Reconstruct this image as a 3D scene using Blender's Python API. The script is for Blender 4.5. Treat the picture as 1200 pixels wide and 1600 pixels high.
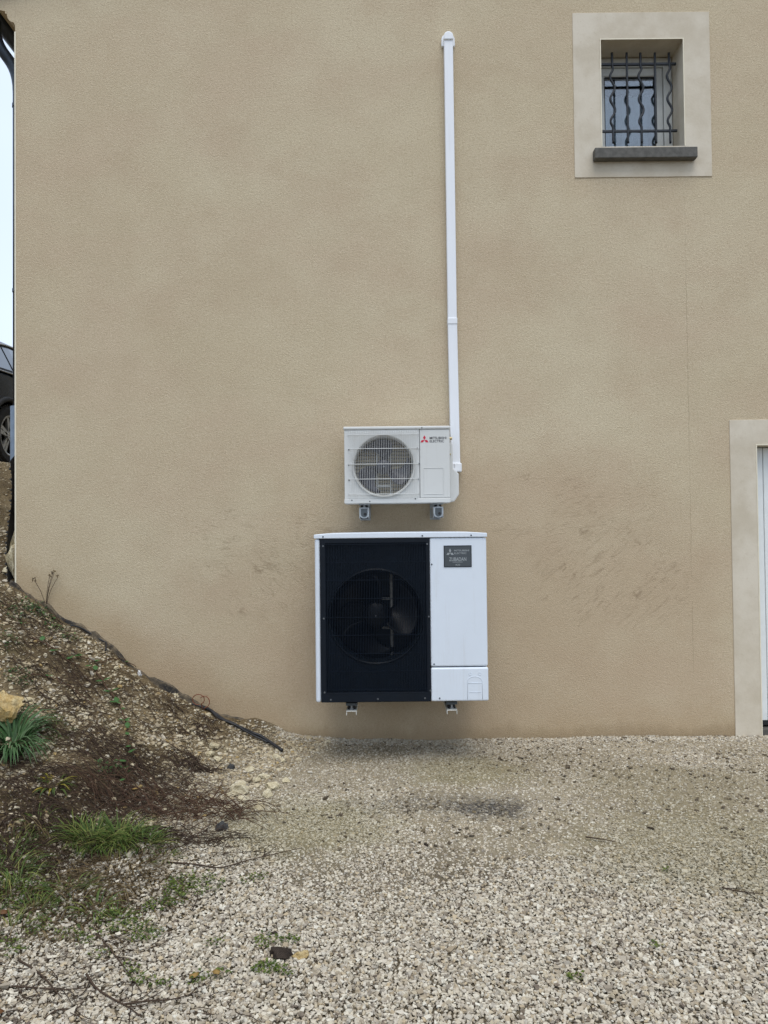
import bpy, bmesh, math, random
import numpy as np
from mathutils import Vector, Matrix

random.seed(7)
RNG = np.random.default_rng(11)
R = math.radians
for o in list(bpy.data.objects):
    bpy.data.objects.remove(o)
SC = bpy.context.scene
COL = SC.collection

# ------------------------------------------------------------------ camera
FPX = 1155.0                       # focal length in pixels of the 1200x1600 photograph
CAM_H = 1.47
PITCH, ROLL = 1.1, -0.6
CM = Matrix.Rotation(R(90 + PITCH), 3, 'X') @ Matrix.Rotation(R(ROLL), 3, 'Z')
cd = bpy.data.cameras.new('camera'); cam = bpy.data.objects.new('camera', cd); COL.objects.link(cam)
cam.location = (0, 0, CAM_H); cam.rotation_euler = CM.to_euler()
cd.sensor_fit = 'VERTICAL'; cd.sensor_height = 36; cd.sensor_width = 27
cd.lens = 36 * FPX / 1600; cd.clip_start = 0.05; cd.clip_end = 1000
SC.camera = cam
SC.render.resolution_x, SC.render.resolution_y = 768, 1024

# ------------------------------------------------------------------ sky, sun, exposure
SUN_EL, SUN_AZ = 66, 172           # azimuth from +Y (the wall's side) turning to +X: high, behind the camera
wd = bpy.data.worlds.new('World'); SC.world = wd; wd.use_nodes = True
wn, wl = wd.node_tree.nodes, wd.node_tree.links
wn.clear()
w_out = wn.new('ShaderNodeOutputWorld'); w_bg = wn.new('ShaderNodeBackground')
w_sky = wn.new('ShaderNodeTexSky'); w_sky.sky_type = 'NISHITA'; w_sky.sun_disc = False
w_sky.sun_elevation = R(SUN_EL); w_sky.sun_rotation = R(SUN_AZ)
w_sky.air_density = 1.0; w_sky.dust_density = 1.5; w_sky.ozone_density = 1.0
w_tc = wn.new('ShaderNodeTexCoord'); w_noise = wn.new('ShaderNodeTexNoise')
w_noise.inputs['Scale'].default_value = 2.2; w_noise.inputs['Detail'].default_value = 5
w_ramp = wn.new('ShaderNodeMapRange'); w_ramp.inputs['From Min'].default_value = 0.3; w_ramp.inputs['From Max'].default_value = 0.7
w_ramp.inputs['To Min'].default_value = 0.75; w_ramp.inputs['To Max'].default_value = 0.92
w_mix = wn.new('ShaderNodeMix'); w_mix.data_type = 'RGBA'
w_mix.inputs['B'].default_value = (5.5, 6.3, 7.5, 1)      # thin white cloud
w_bg.inputs['Strength'].default_value = 0.1
wl.new(w_tc.outputs['Generated'], w_noise.inputs['Vector']); wl.new(w_noise.outputs['Fac'], w_ramp.inputs['Value'])
wl.new(w_ramp.outputs['Result'], w_mix.inputs['Factor']); wl.new(w_sky.outputs['Color'], w_mix.inputs['A'])
wl.new(w_mix.outputs['Result'], w_bg.inputs['Color']); wl.new(w_bg.outputs['Background'], w_out.inputs['Surface'])
sd = bpy.data.lights.new('sun', 'SUN'); sd.energy = 1.1; sd.angle = R(40); sd.color = (1.0, 0.95, 0.88)
sun = bpy.data.objects.new('sun', sd); COL.objects.link(sun)
sdir = Vector((math.sin(R(SUN_AZ)) * math.cos(R(SUN_EL)), math.cos(R(SUN_AZ)) * math.cos(R(SUN_EL)), math.sin(R(SUN_EL))))
sun.rotation_euler = sdir.to_track_quat('Z', 'Y').to_euler(); sun.location = (0, -6, 12)
vs = SC.view_settings
vs.view_transform = 'Standard'; vs.look = 'None'; vs.gamma = 1; vs.exposure = 0.77; vs.use_curve_mapping = False
SC.render.engine = 'CYCLES'

# ------------------------------------------------------------------ pixel -> place helpers
def ray(u, v):
    return CM @ Vector(((u - 600) / FPX, -(v - 800) / FPX, -1))
def P(u, v, Y):
    d = ray(u, v); t = Y / d.y
    return Vector((d.x * t, Y, CAM_H + d.z * t))

def vnoise(x, y, seed=0):
    """smooth value noise in numpy"""
    x = np.asarray(x, float); y = np.asarray(y, float)
    xi = np.floor(x).astype(np.int64); yi = np.floor(y).astype(np.int64)
    fx = x - xi; fy = y - yi
    fx = fx * fx * (3 - 2 * fx); fy = fy * fy * (3 - 2 * fy)
    def h(a, b):
        n = (a * 374761393 + b * 668265263 + seed * 1442695041) & 0x7fffffff
        n = ((n ^ (n >> 13)) * 1274126177) & 0x7fffffff
        return ((n ^ (n >> 16)) & 0xffff) / 65535.0
    return (h(xi, yi) * (1 - fx) + h(xi + 1, yi) * fx) * (1 - fy) + (h(xi, yi + 1) * (1 - fx) + h(xi + 1, yi + 1) * fx) * fy

WALL_Y = 5.1
DX = [-100, 0, 0.3, 0.5, 0.95, 1.43, 2.14, 3.2, 4.05, 4.4, 300]
DH = [0, 0, 0.02, 0.05, 0.25, 0.55, 1.08, 1.62, 2.10, 2.155, 2.155]
def toe_d(x, y):
    return -0.91 * (np.asarray(x) + 0.6) + 0.41 * (np.asarray(y) - 4.2)
def terrain(x, y):
    d = toe_d(x, y) + 0.16 * (vnoise(np.asarray(x) * 1.3, np.asarray(y) * 1.3, 3) - 0.5)
    z = np.interp(d, DX, DH)
    b = np.clip((d - 0.1) / 0.6, 0, 1) * np.clip((4.2 - d) / 0.6, 0, 1)
    n = (vnoise(np.asarray(x) * 3.1, np.asarray(y) * 3.1, 1) - .5) * .10 + (vnoise(np.asarray(x) * 9, np.asarray(y) * 9, 2) - .5) * .045
    flat = (vnoise(np.asarray(x) * 1.7, np.asarray(y) * 1.7, 5) - .5) * .018 + (vnoise(np.asarray(x) * 6, np.asarray(y) * 6, 6) - .5) * .008
    near = np.clip((np.abs(np.asarray(x)) + np.abs(np.asarray(y))) / 40, 0, 1)
    return z + n * b + flat * (1 - near)
def tz(x, y):
    return float(terrain(x, y))
def G(u, v, lift=0.0):
    d = ray(u, v); t = 1.2
    while t < 14:
        p = Vector((0, 0, CAM_H)) + d * t
        if p.z < tz(p.x, p.y): break
        t += 0.01
    if p.y > WALL_Y - .01 and p.x > -2.5: p = Vector((p.x * (WALL_Y - .02) / p.y, WALL_Y - .02, 0))
    return Vector((p.x, p.y, tz(p.x, p.y) + lift))

# ------------------------------------------------------------------ colour + material helpers
def lin(r, g, b):
    f = lambda c: (c / 255 / 12.92) if c / 255 <= .04045 else ((c / 255 + .055) / 1.055) ** 2.4
    return (f(r), f(g), f(b), 1)

class NT:
    def __init__(self, name):
        self.m = bpy.data.materials.new(name); self.m.use_nodes = True
        self.t = self.m.node_tree; self.t.nodes.clear()
        self.out = self.n('ShaderNodeOutputMaterial'); self.b = self.n('ShaderNodeBsdfPrincipled')
        self.l(self.b.outputs[0], self.out.inputs[0])
        self._co = None
    def n(self, k, **kw):
        nd = self.t.nodes.new(k)
        for a, b in kw.items(): setattr(nd, a, b)
        return nd
    def l(self, a, b): self.t.links.new(a, b)
    def set(self, sock, val):
        if hasattr(val, 'is_output') or isinstance(val, bpy.types.NodeSocket): self.l(val, sock)
        else: sock.default_value = val
    def pos(self):
        if self._co is None: self._co = self.n('ShaderNodeNewGeometry').outputs['Position']
        return self._co
    def obj(self): return self.n('ShaderNodeTexCoord').outputs['Object']
    def mapv(self, v, scale=(1, 1, 1), loc=(0, 0, 0), rot=(0, 0, 0)):
        m = self.n('ShaderNodeMapping'); self.l(v, m.inputs[0])
        m.inputs['Scale'].default_value = scale; m.inputs['Location'].default_value = loc; m.inputs['Rotation'].default_value = rot
        return m.outputs[0]
    def noise(self, v, scale, detail=3, rough=.5, dist=0):
        n = self.n('ShaderNodeTexNoise'); self.l(v, n.inputs['Vector'])
        n.inputs['Scale'].default_value = scale; n.inputs['Detail'].default_value = detail
        n.inputs['Roughness'].default_value = rough; n.inputs['Distortion'].default_value = dist
        return n.outputs['Fac']
    def vor(self, v, scale, feature='F1', out='Distance'):
        n = self.n('ShaderNodeTexVoronoi', feature=feature); self.l(v, n.inputs['Vector']); n.inputs['Scale'].default_value = scale
        return n.outputs[out]
    def rng(self, v, a, b, c=0, d=1, smooth=True):
        n = self.n('ShaderNodeMapRange'); n.interpolation_type = 'SMOOTHSTEP' if smooth else 'LINEAR'
        self.set(n.inputs['Value'], v)
        for k, x in zip(('From Min', 'From Max', 'To Min', 'To Max'), (a, b, c, d)): n.inputs[k].default_value = x
        return n.outputs[0]
    def math(self, op, a, b=0.0, c=None):
        n = self.n('ShaderNodeMath', operation=op); self.set(n.inputs[0], a); self.set(n.inputs[1], b)
        if c is not None: self.set(n.inputs[2], c)
        return n.outputs[0]
    def mix(self, f, a, b, mode='MIX'):
        n = self.n('ShaderNodeMix', data_type='RGBA', blend_type=mode)
        self.set(n.inputs['Factor'], f); self.set(n.inputs['A'], a); self.set(n.inputs['B'], b)
        return n.outputs['Result']
    def ramp(self, v, stops):
        n = self.n('ShaderNodeValToRGB'); self.l(v, n.inputs[0]); e = n.color_ramp.elements
        while len(e) < len(stops): e.new(.5)
        for i, (p, c) in enumerate(stops): e[i].position = p; e[i].color = c
        return n.outputs[0]
    def xyz(self, v):
        n = self.n('ShaderNodeSeparateXYZ'); self.l(v, n.inputs[0]); return n.outputs
    def bump(self, h, strength=.3, dist=.01):
        n = self.n('ShaderNodeBump'); self.l(h, n.inputs['Height'])
        n.inputs['Strength'].default_value = strength; n.inputs['Distance'].default_value = dist
        self.l(n.outputs[0], self.b.inputs['Normal'])
    def fin(self, color, rough=.6, metal=0, spec=None):
        self.set(self.b.inputs['Base Color'], color); self.set(self.b.inputs['Roughness'], rough)
        self.b.inputs['Metallic'].default_value = metal
        if spec is not None: self.b.inputs['Specular IOR Level'].default_value = spec
        return self.m

M = {}
def simple(name, col, rough=.5, metal=0, var=.08, scale=14, bump=0, spec=None):
    t = NT(name)
    n = t.noise(t.pos(), scale, 4, .6)
    dark = tuple(c * (1 - var) for c in col[:3]) + (1,); light = tuple(min(1, c * (1 + var)) for c in col[:3]) + (1,)
    c = t.mix(t.rng(n, .3, .7), dark, light)
    if bump: t.bump(t.noise(t.pos(), scale * 8, 3, .6), bump, .004)
    r = t.rng(t.noise(t.pos(), scale * 1.7, 3), .3, .7, max(0, rough - .06), min(1, rough + .06))
    M[name] = t.fin(c, r, metal, spec); return M[name]

def patch(t, centre, sx, sy, soft=.35, wob=.35, seed=0.0):
    """a ragged-edged elliptical patch in the ground plane -> 0..1"""
    s = t.xyz(t.pos())
    dx = t.math('DIVIDE', t.math('SUBTRACT', s[0], centre[0]), sx); dy = t.math('DIVIDE', t.math('SUBTRACT', s[1], centre[1]), sy)
    r = t.math('SQRT', t.math('ADD', t.math('MULTIPLY', dx, dx), t.math('MULTIPLY', dy, dy)))
    r = t.math('ADD', r, t.math('MULTIPLY', t.math('SUBTRACT', t.noise(t.mapv(t.pos(), loc=(seed, 0, 0)), 7, 4, .65), .5), wob * 3))
    return t.rng(r, 1 - soft, 1 + soft, 1, 0)

# ------------------------------------------------------------------ mesh builder
class MB:
    def __init__(self): self.v = []; self.f = []
    def add(self, vs, fs, Mx=None):
        b = len(self.v)
        self.v += [tuple(Mx @ Vector(p)) if Mx else tuple(p) for p in vs]
        self.f += [tuple(b + i for i in f) for f in fs]; return self
    def box(self, x0, x1, y0, y1, z0, z1, Mx=None):
        return self.add([(x0, y0, z0), (x1, y0, z0), (x1, y1, z0), (x0, y1, z0), (x0, y0, z1), (x1, y0, z1), (x1, y1, z1), (x0, y1, z1)],
                        [(3, 2, 1, 0), (4, 5, 6, 7), (0, 1, 5, 4), (1, 2, 6, 5), (2, 3, 7, 6), (3, 0, 4, 7)], Mx)
    def prism(self, poly, a0, a1, axis='Y', Mx=None):
        """polygon (list of 2-tuples) extruded along an axis; axis Y: (x,z), X: (y,z), Z: (x,y)"""
        n = len(poly)
        def p(q, a): return (q[0], a, q[1]) if axis == 'Y' else ((a, q[0], q[1]) if axis == 'X' else (q[0], q[1], a))
        vs = [p(q, a0) for q in poly] + [p(q, a1) for q in poly]
        fs = [tuple(range(n)), tuple(range(2 * n - 1, n - 1, -1))] + [(i, i + n, (i + 1) % n + n, (i + 1) % n) for i in range(n)]
        return self.add(vs, fs, Mx)
    def tube(self, path, r, n=8, caps=True, closed=False):
        path = [Vector(p) for p in path]; k = len(path)
        rs = r if isinstance(r, (list, tuple)) else [r] * k
        b = len(self.v); up = None
        for i, p in enumerate(path):
            if closed: t = path[(i + 1) % k] - path[i - 1]
            else: t = path[min(i + 1, k - 1)] - path[max(i - 1, 0)]
            if t.length < 1e-9: t = Vector((0, 0, 1))
            t.normalize()
            if up is None: up = t.orthogonal().normalized()
            up = up - t * up.dot(t)
            if up.length < 1e-6: up = t.orthogonal()
            up.normalize(); w = t.cross(up)
            for j in range(n):
                a = 2 * math.pi * j / n
                self.v.append(tuple(p + (up * math.cos(a) + w * math.sin(a)) * rs[i]))
        for i in range(k if closed else k - 1):
            i2 = (i + 1) % k
            for j in range(n):
                self.f.append((b + i * n + j, b + i * n + (j + 1) % n, b + i2 * n + (j + 1) % n, b + i2 * n + j))
        if caps and not closed:
            self.f.append(tuple(b + j for j in range(n - 1, -1, -1))); self.f.append(tuple(b + (k - 1) * n + j for j in range(n)))
        return self
    def cyl(self, p0, p1, r0, r1=None, n=20):
        return self.tube([p0, p1], [r0, r1 if r1 is not None else r0], n)
    def ribbon(self, path, widths, side):
        b = len(self.v); side = Vector(side)
        for p, w in zip(path, widths):
            self.v.append(tuple(Vector(p) - side * w / 2)); self.v.append(tuple(Vector(p) + side * w / 2))
        for i in range(len(path) - 1):
            self.f.append((b + 2 * i, b + 2 * i + 1, b + 2 * i + 3, b + 2 * i + 2))
        return self
    def build(self, name, mat, parent=None, bevel=0, smooth=False, seg=2, loc=None, angle=35):
        me = bpy.data.meshes.new(name); me.from_pydata(self.v, [], self.f)
        bm = bmesh.new(); bm.from_mesh(me); bmesh.ops.recalc_face_normals(bm, faces=bm.faces); bm.to_mesh(me); bm.free()
        o = bpy.data.objects.new(name, me); COL.objects.link(o)
        if mat is not None: me.materials.append(M[mat] if isinstance(mat, str) else mat)
        if smooth:
            for p in me.polygons: p.use_smooth = True
        if bevel:
            md = o.modifiers.new('bevel', 'BEVEL'); md.width = bevel; md.segments = seg; md.limit_method = 'ANGLE'; md.angle_limit = R(angle)
            md.harden_normals = False
        if parent is not None: o.parent = parent
        if loc is not None: o.location = loc
        return o
def auto_smooth(o, ang=40):
    bm = bmesh.new(); bm.from_mesh(o.data)
    for f in bm.faces: f.smooth = True
    for e in bm.edges:
        if len(e.link_faces) == 2 and e.calc_face_angle(0) > R(ang): e.smooth = False
    bm.to_mesh(o.data); bm.free(); return o

def tag(o, label=None, cat=None, group=None, kind=None):
    for k, x in (('label', label), ('category', cat), ('group', group), ('kind', kind)):
        if x: o[k] = x
    return o
def thing(name, label, cat, loc=(0, 0, 0), group=None, rz=0):
    o = bpy.data.objects.new(name, None); COL.objects.link(o); o.location = loc; o.rotation_euler = (0, 0, rz)
    o.empty_display_size = .1
    return tag(o, label, cat, group)

def plate_hole(mb, x0, x1, z0, z1, cx, cz, r, y0, y1, n=72):
    """plate x0..x1, z0..z1 facing -Y with a round hole"""
    ang = [2 * math.pi * i / n for i in range(n)]
    for (x, z) in ((x0, z0), (x1, z0), (x1, z1), (x0, z1)): ang.append(math.atan2(z - cz, x - cx) % (2 * math.pi))
    ang = sorted(set(round(a, 6) for a in ang)); k = len(ang)
    vs = []
    for y in (y0, y1):
        for a in ang: vs.append((cx + r * math.cos(a), y, cz + r * math.sin(a)))
        for a in ang:
            c, s = math.cos(a), math.sin(a)
            t = min((((x1 - cx) / c) if c > 1e-9 else ((x0 - cx) / c if c < -1e-9 else 1e9)), (((z1 - cz) / s) if s > 1e-9 else ((z0 - cz) / s if s < -1e-9 else 1e9)))
            vs.append((cx + t * c, y, cz + t * s))
    fs = []
    for i in range(k):
        j = (i + 1) % k
        fs.append((i, j, k + j, k + i)); fs.append((2 * k + j, 2 * k + i, 3 * k + i, 3 * k + j))
        fs.append((j, i, 2 * k + i, 2 * k + j)); fs.append((k + i, k + j, 3 * k + j, 3 * k + i))
    return mb.add(vs, fs)

def text_mesh(body, size, extrude=.0006):
    c = bpy.data.curves.new('text', 'FONT'); c.body = body; c.size = size; c.extrude = extrude; c.align_x = 'LEFT'; c.offset = size * .012
    o = bpy.data.objects.new('text', c); COL.objects.link(o)
    bpy.context.view_layer.update()
    me = bpy.data.meshes.new_from_object(o.evaluated_get(bpy.context.evaluated_depsgraph_get()))
    bpy.data.objects.remove(o); bpy.data.curves.remove(c); return me
def lettering(name, body, x0, x1, z0, h, y, mat, parent):
    """text between x0..x1 standing on z0, cap height h, facing -Y"""
    me = text_mesh(body, 1.0)
    xs = [v.co.x for v in me.vertices]; ys = [v.co.y for v in me.vertices]
    a, b, c, d = min(xs), max(xs), min(ys), max(ys)
    for v in me.vertices:
        v.co = ((v.co.x - a) / (b - a) * (x1 - x0) + x0, y - v.co.z * .5, (v.co.y - c) / (d - c) * h + z0)
    me.materials.clear(); me.materials.append(M[mat])
    o = bpy.data.objects.new(name, me); COL.objects.link(o); o.parent = parent; return o
def three_diamonds(cx, cz, s, y, mat, parent):
    mb = MB()
    for a in (90, 210, 330):
        d = Vector((math.cos(R(a)), 0, math.sin(R(a)))); q = Vector((-d.z, 0, d.x)) * .5 / math.cos(R(30)) * .5
        c = Vector((cx, y, cz))
        pts = [c, c + d * s * .5 + q * s, c + d * s, c + d * s * .5 - q * s]
        mb.add([tuple(p) for p in pts] + [(p.x, y - .0008, p.z) for p in pts], [(0, 1, 2, 3), (7, 6, 5, 4), (0, 4, 5, 1), (1, 5, 6, 2), (2, 6, 7, 3), (3, 7, 4, 0)])
    return mb.build('emblem', mat, parent)

# ================================================================== MATERIALS
def mat_render():
    t = NT('scratched_render'); p = t.pos(); s = t.xyz(p)
    base = lin(197, 180, 152)
    big = t.noise(p, .9, 4, .55)
    c = t.mix(t.rng(big, .32, .68), lin(206, 192, 163), lin(215, 203, 175))
    c = t.mix(t.rng(t.noise(t.mapv(p, (.6, .6, 1.1), (4, 0, 2)), 1.0, 5, .6), .4, .68, 0, .7), c, lin(203, 182, 157))
    c = t.mix(t.rng(t.noise(t.mapv(p, (1.6, 1.6, 2.4), (9, 0, 5)), 1.0, 6, .65), .48, .68, 0, .35), c, lin(194, 174, 148))
    med = t.noise(p, 5, 4, .6)
    c = t.mix(t.math('MULTIPLY', t.rng(med, .35, .75), .22), c, lin(180, 164, 136))
    grain = t.noise(p, 210, 3, .7)
    c = t.mix(t.rng(grain, .38, .66, 0, .7), c, lin(170, 152, 124))
    c = t.mix(t.rng(t.noise(p, 70, 4, .8), .45, .66, 0, .5), c, lin(170, 151, 124))
    c = t.mix(t.rng(t.noise(t.mapv(p, loc=(5, 3, 1)), 95, 3, .8), .54, .68, 0, .4), c, lin(222, 208, 182))
    grain2 = t.vor(p, 190)
    c = t.mix(t.rng(grain2, .25, .0, 0, .28), c, lin(216, 202, 176))
    # damp, soil-splashed foot of the wall and along the bank
    hz = t.math('SUBTRACT', s[2], t.math('MAXIMUM', 0.0, t.math('MULTIPLY', t.math('ADD', s[0], .75), -.61)))
    foot = t.rng(t.math('ADD', hz, t.math('MULTIPLY', t.math('SUBTRACT', t.noise(p, 2.2, 4, .6), .5), .5)), .0, .38, 1, 0)
    c = t.mix(t.math('MULTIPLY', foot, .4), c, lin(158, 130, 94))
    low = t.rng(t.math('ADD', s[2], t.math('MULTIPLY', t.math('SUBTRACT', t.noise(t.mapv(p, (5, 5, 1.2)), 1, 5, .7), .5), .22)), .02, .12, 1, 0)
    c = t.mix(t.math('MULTIPLY', low, .4), c, lin(128, 108, 78))
    # broad brownish ellipse round the units, edge broken by noise
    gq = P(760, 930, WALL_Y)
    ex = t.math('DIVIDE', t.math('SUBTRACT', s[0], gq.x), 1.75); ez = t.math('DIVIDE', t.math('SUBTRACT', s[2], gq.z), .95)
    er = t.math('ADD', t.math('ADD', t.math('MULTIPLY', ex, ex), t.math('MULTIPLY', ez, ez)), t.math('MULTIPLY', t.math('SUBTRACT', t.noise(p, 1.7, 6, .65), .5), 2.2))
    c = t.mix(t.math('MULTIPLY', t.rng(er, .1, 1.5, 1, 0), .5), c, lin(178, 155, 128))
    # dirty rubbed streaks left and right of the units
    def streaks(cx, cz, rx, rz, ang, k):
        q = t.mapv(p, (1, 1, 1), (-cx, 0, -cz)); q = t.mapv(q, (1, 1, 1), (0, 0, 0), (0, R(ang), 0))
        n = t.noise(t.mapv(q, (7, 1, 26)), 1.0, 7, .72, 1.6)
        m = t.noise(t.mapv(q, (2.2, 1, 3.0), (k, 0, 0)), 1.0, 3, .5)
        sx = t.math('DIVIDE', t.math('SUBTRACT', s[0], cx), rx); sz = t.math('DIVIDE', t.math('SUBTRACT', s[2], cz), rz)
        e = t.rng(t.math('ADD', t.math('MULTIPLY', sx, sx), t.math('MULTIPLY', sz, sz)), .25, 1.1, 1, 0)
        return t.math('MULTIPLY', t.math('MULTIPLY', t.rng(n, .48, .68), t.rng(m, .36, .62)), e)
    a = P(400, 845, WALL_Y); b = P(890, 790, WALL_Y); d = P(960, 900, WALL_Y); e = P(400, 915, WALL_Y)
    for (q, rx, rz, an, k, st) in ((a, .8, .3, -10, 3, .5), (b, .8, .32, 14, 8, .45), (d, .7, .45, 38, 15, .48), (e, .55, .3, -40, 22, .45)):
        c = t.mix(t.math('MULTIPLY', streaks(q.x, q.z, rx, rz, an, k), st), c, lin(122, 102, 78))
    # hairline crack in the render below the window
    ck = P(1077, 700, WALL_Y)
    wob = t.math('MULTIPLY', t.math('SUBTRACT', t.noise(t.mapv(p, (0, 0, 6)), 1, 4, .7), .5), .03)
    dx = t.math('ABSOLUTE', t.math('SUBTRACT', t.math('SUBTRACT', s[0], ck.x), wob))
    zr = t.math('MULTIPLY', t.rng(s[2], .35, .6), t.rng(s[2], 3.9, 3.6))
    crack = t.math('MULTIPLY', t.math('MULTIPLY', t.rng(dx, .0005, .0028, 1, 0), zr), t.rng(t.noise(p, 3, 2), .3, .55))
    c = t.mix(t.math('MULTIPLY', crack, .4), c, lin(110, 92, 70))
    h = t.math('ADD', t.math('MULTIPLY', grain, 1.0), t.math('MULTIPLY', grain2, .7))
    t.bump(t.math('ADD', h, t.math('MULTIPLY', t.noise(p, 70, 3, .7), 1.0)), .6, .005)
    return t.fin(c, .93, 0, .2)
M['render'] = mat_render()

def mat_plaster():
    t = NT('smooth_plaster'); p = t.pos()
    c = t.mix(t.rng(t.noise(p, 3.2, 5, .65), .3, .7), lin(192, 181, 161), lin(210, 201, 184))
    c = t.mix(t.rng(t.noise(p, 38, 4, .7), .55, .75, 0, .35), c, lin(182, 168, 143))
    c = t.mix(t.rng(t.noise(t.mapv(p, (9, 9, 2.5)), 1, 4, .7), .62, .78, 0, .3), c, lin(176, 164, 142))
    t.bump(t.noise(p, 90, 4, .6), .25, .003)
    return t.fin(c, .85, 0, .25)
M['plaster'] = mat_plaster()
simple('bead', lin(222, 214, 192), .55, 0, .05)
simple('sill', lin(84, 82, 77), .7, 0, .22, 26, .35)
simple('iron', lin(26, 31, 38), .42, 0, .2, 30, .1)
simple('pvc_frame', lin(202, 204, 200), .38, 0, .04)
simple('gasket', lin(40, 41, 42), .7)
simple('door_white', lin(226, 230, 230), .4, 0, .03)
simple('zinc_dark', lin(50, 58, 68), .4, .3, .15)
simple('zinc_grey', lin(120, 134, 150), .45, .3, .12)
simple('roof_tile', lin(128, 96, 76), .85, 0, .2, 12, .3)
simple('interior', lin(70, 68, 64), .9)
simple('white_paint', lin(212, 222, 234), .38, 0, .02, 5)
simple('white_trunk', lin(222, 230, 240), .4, 0, .02, 5)
simple('ivory_paint', lin(204, 206, 204), .45, 0, .03, 5)
simple('ivory_line', lin(188, 188, 184), .45, 0, .03, 5)
simple('black_plastic', lin(10, 19, 29), .5, 0, .12, 10, 0, .25)
simple('black_wire', lin(8, 20, 33), .5, 0, .1, 10, 0, .22)
simple('black_inside', lin(5, 6, 8), .6, 0, .2, 10)
simple('fan_dark', lin(6, 10, 17), .4, 0, .1, 8, 0, .3)
simple('fan_grey', lin(44, 44, 58), .42, 0, .1, 8)
simple('black_plate', lin(16, 32, 47), .5, 0, .1, 10, 0, .3)
simple('black_bell', lin(26, 36, 46), .4, 0, .1, 10, 0, .4)
simple('bezel', lin(196, 196, 191), .45, 0, .03, 8)
simple('steel', lin(150, 154, 158), .38, .7, .12, 30)
simple('screw', lin(116, 120, 124), .4, .7, .1, 30)
simple('screw_dark', lin(58, 64, 70), .45, .4, .1, 30)
simple('galvanised', lin(166, 171, 174), .45, .45, .18, 18)
simple('coated_white', lin(222, 222, 214), .5, 0, .06, 18)
simple('rubber', lin(26, 27, 29), .75, 0, .2, 20)
simple('plate_dark', lin(70, 76, 80), .5, 0, .05, 30)
simple('plate_letter', lin(152, 158, 160), .5, 0, .03)
simple('letter_dark', lin(24, 26, 38), .5, 0, .03)
simple('emblem_red', lin(196, 34, 62), .45, 0, .03)
simple('brass', lin(176, 160, 120), .4, .6, .1)
simple('tan_support', lin(172, 168, 158), .55, .2, .15, 30)
simple('car_paint', lin(44, 50, 58), .22, .35, .05, 3)
simple('car_trim', lin(24, 25, 27), .65, 0, .1, 10)
simple('tyre', lin(30, 30, 31), .85, 0, .15, 30, .2)
simple('alloy', lin(170, 170, 168), .32, .7, .08)
simple('lamp_red', lin(130, 18, 20), .2)
simple('membrane', lin(40, 41, 43), .6, 0, .35, 26, .3)
def mat_dusty():
    t = NT('dusty_membrane'); p = t.pos()
    c = t.mix(t.rng(t.noise(p, 9, 5, .7), .38, .62), lin(50, 49, 48), lin(112, 101, 84))
    c = t.mix(t.rng(t.noise(p, 60, 4, .7), .55, .7, 0, .8), c, lin(146, 132, 108))
    t.bump(t.noise(p, 50, 4, .7), .6, .01); return t.fin(c, .85, 0, .2)
M['dusty_membrane'] = mat_dusty()
simple('cable', lin(34, 35, 38), .55, 0, .25, 20)
simple('copper_wire', lin(120, 66, 40), .5, 0, .2, 20)

def mat_casing(name, col, dust):
    t = NT(name); p = t.pos(); o = t.xyz(t.obj())
    c = t.mix(t.rng(t.noise(p, 3.5, 5, .65), .35, .7, 0, .5), col, tuple(k * .95 for k in col[:3]) + (1,))
    c = t.mix(t.rng(t.noise(t.mapv(p, (26, 26, 2.2)), 1, 5, .7), .52, .78, 0, .16), c, dust)          # faint rain-washed dust runs
    c = t.mix(t.rng(t.noise(p, 120, 3, .7), .66, .78, 0, .22), c, dust)
    t.bump(t.noise(p, 2.2, 2), .12, .01)
    return t.fin(c, t.rng(t.noise(p, 9, 4), .3, .7, .32, .5))
M['white_paint'] = mat_casing('white_paint', lin(219, 227, 236), lin(168, 160, 146))
M['ivory_paint'] = mat_casing('ivory_paint', lin(207, 208, 205), lin(160, 150, 134))
M['white_trunk'] = mat_casing('white_trunk', lin(231, 234, 238), lin(178, 170, 156))
def mat_fins():
    t = NT('coil_fins'); p = t.obj(); s = t.xyz(p)
    f = t.math('FRACT', t.math('MULTIPLY', s[2], 42)); g = t.math('FRACT', t.math('MULTIPLY', s[0], 60))
    c = t.mix(t.rng(f, .55, .75), lin(206, 190, 156), lin(110, 104, 92))
    c = t.mix(t.rng(g, .6, .8, 0, .5), c, lin(96, 92, 84))
    return t.fin(c, .5, .3)
M['fins'] = mat_fins()
def mat_fins_dark():
    t = NT('coil_fins_dark'); p = t.obj(); s = t.xyz(p)
    f = t.math('FRACT', t.math('MULTIPLY', s[2], 34))
    return t.fin(t.mix(t.rng(f, .75, .9), lin(5, 6, 7), lin(28, 30, 30)), .5, .3)
M['fins_dark'] = mat_fins_dark()

def mat_glass(name, tint, k=1.6):
    t = NT(name); t.t.nodes.remove(t.b)
    tr = t.n('ShaderNodeBsdfTransparent'); tr.inputs[0].default_value = tint
    gl = t.n('ShaderNodeBsdfGlossy'); gl.inputs['Roughness'].default_value = .015; gl.inputs['Color'].default_value = (.95, .97, 1, 1)
    fr = t.n('ShaderNodeFresnel'); fr.inputs[0].default_value = 1.5
    mx = t.n('ShaderNodeMixShader'); t.l(t.math('MINIMUM', t.math('MULTIPLY', fr.outputs[0], k), 1.0), mx.inputs[0])
    t.l(tr.outputs[0], mx.inputs[1]); t.l(gl.outputs[0], mx.inputs[2]); t.l(mx.outputs[0], t.out.inputs[0])
    return t.m
M['glass'] = mat_glass('window_glass', (.8, .84, .86, 1), 2.6)
M['car_glass'] = mat_glass('car_glass', (.12, .14, .16, 1), 2.0)
simple('curtain', lin(190, 196, 200), .9, 0, .05)

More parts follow.
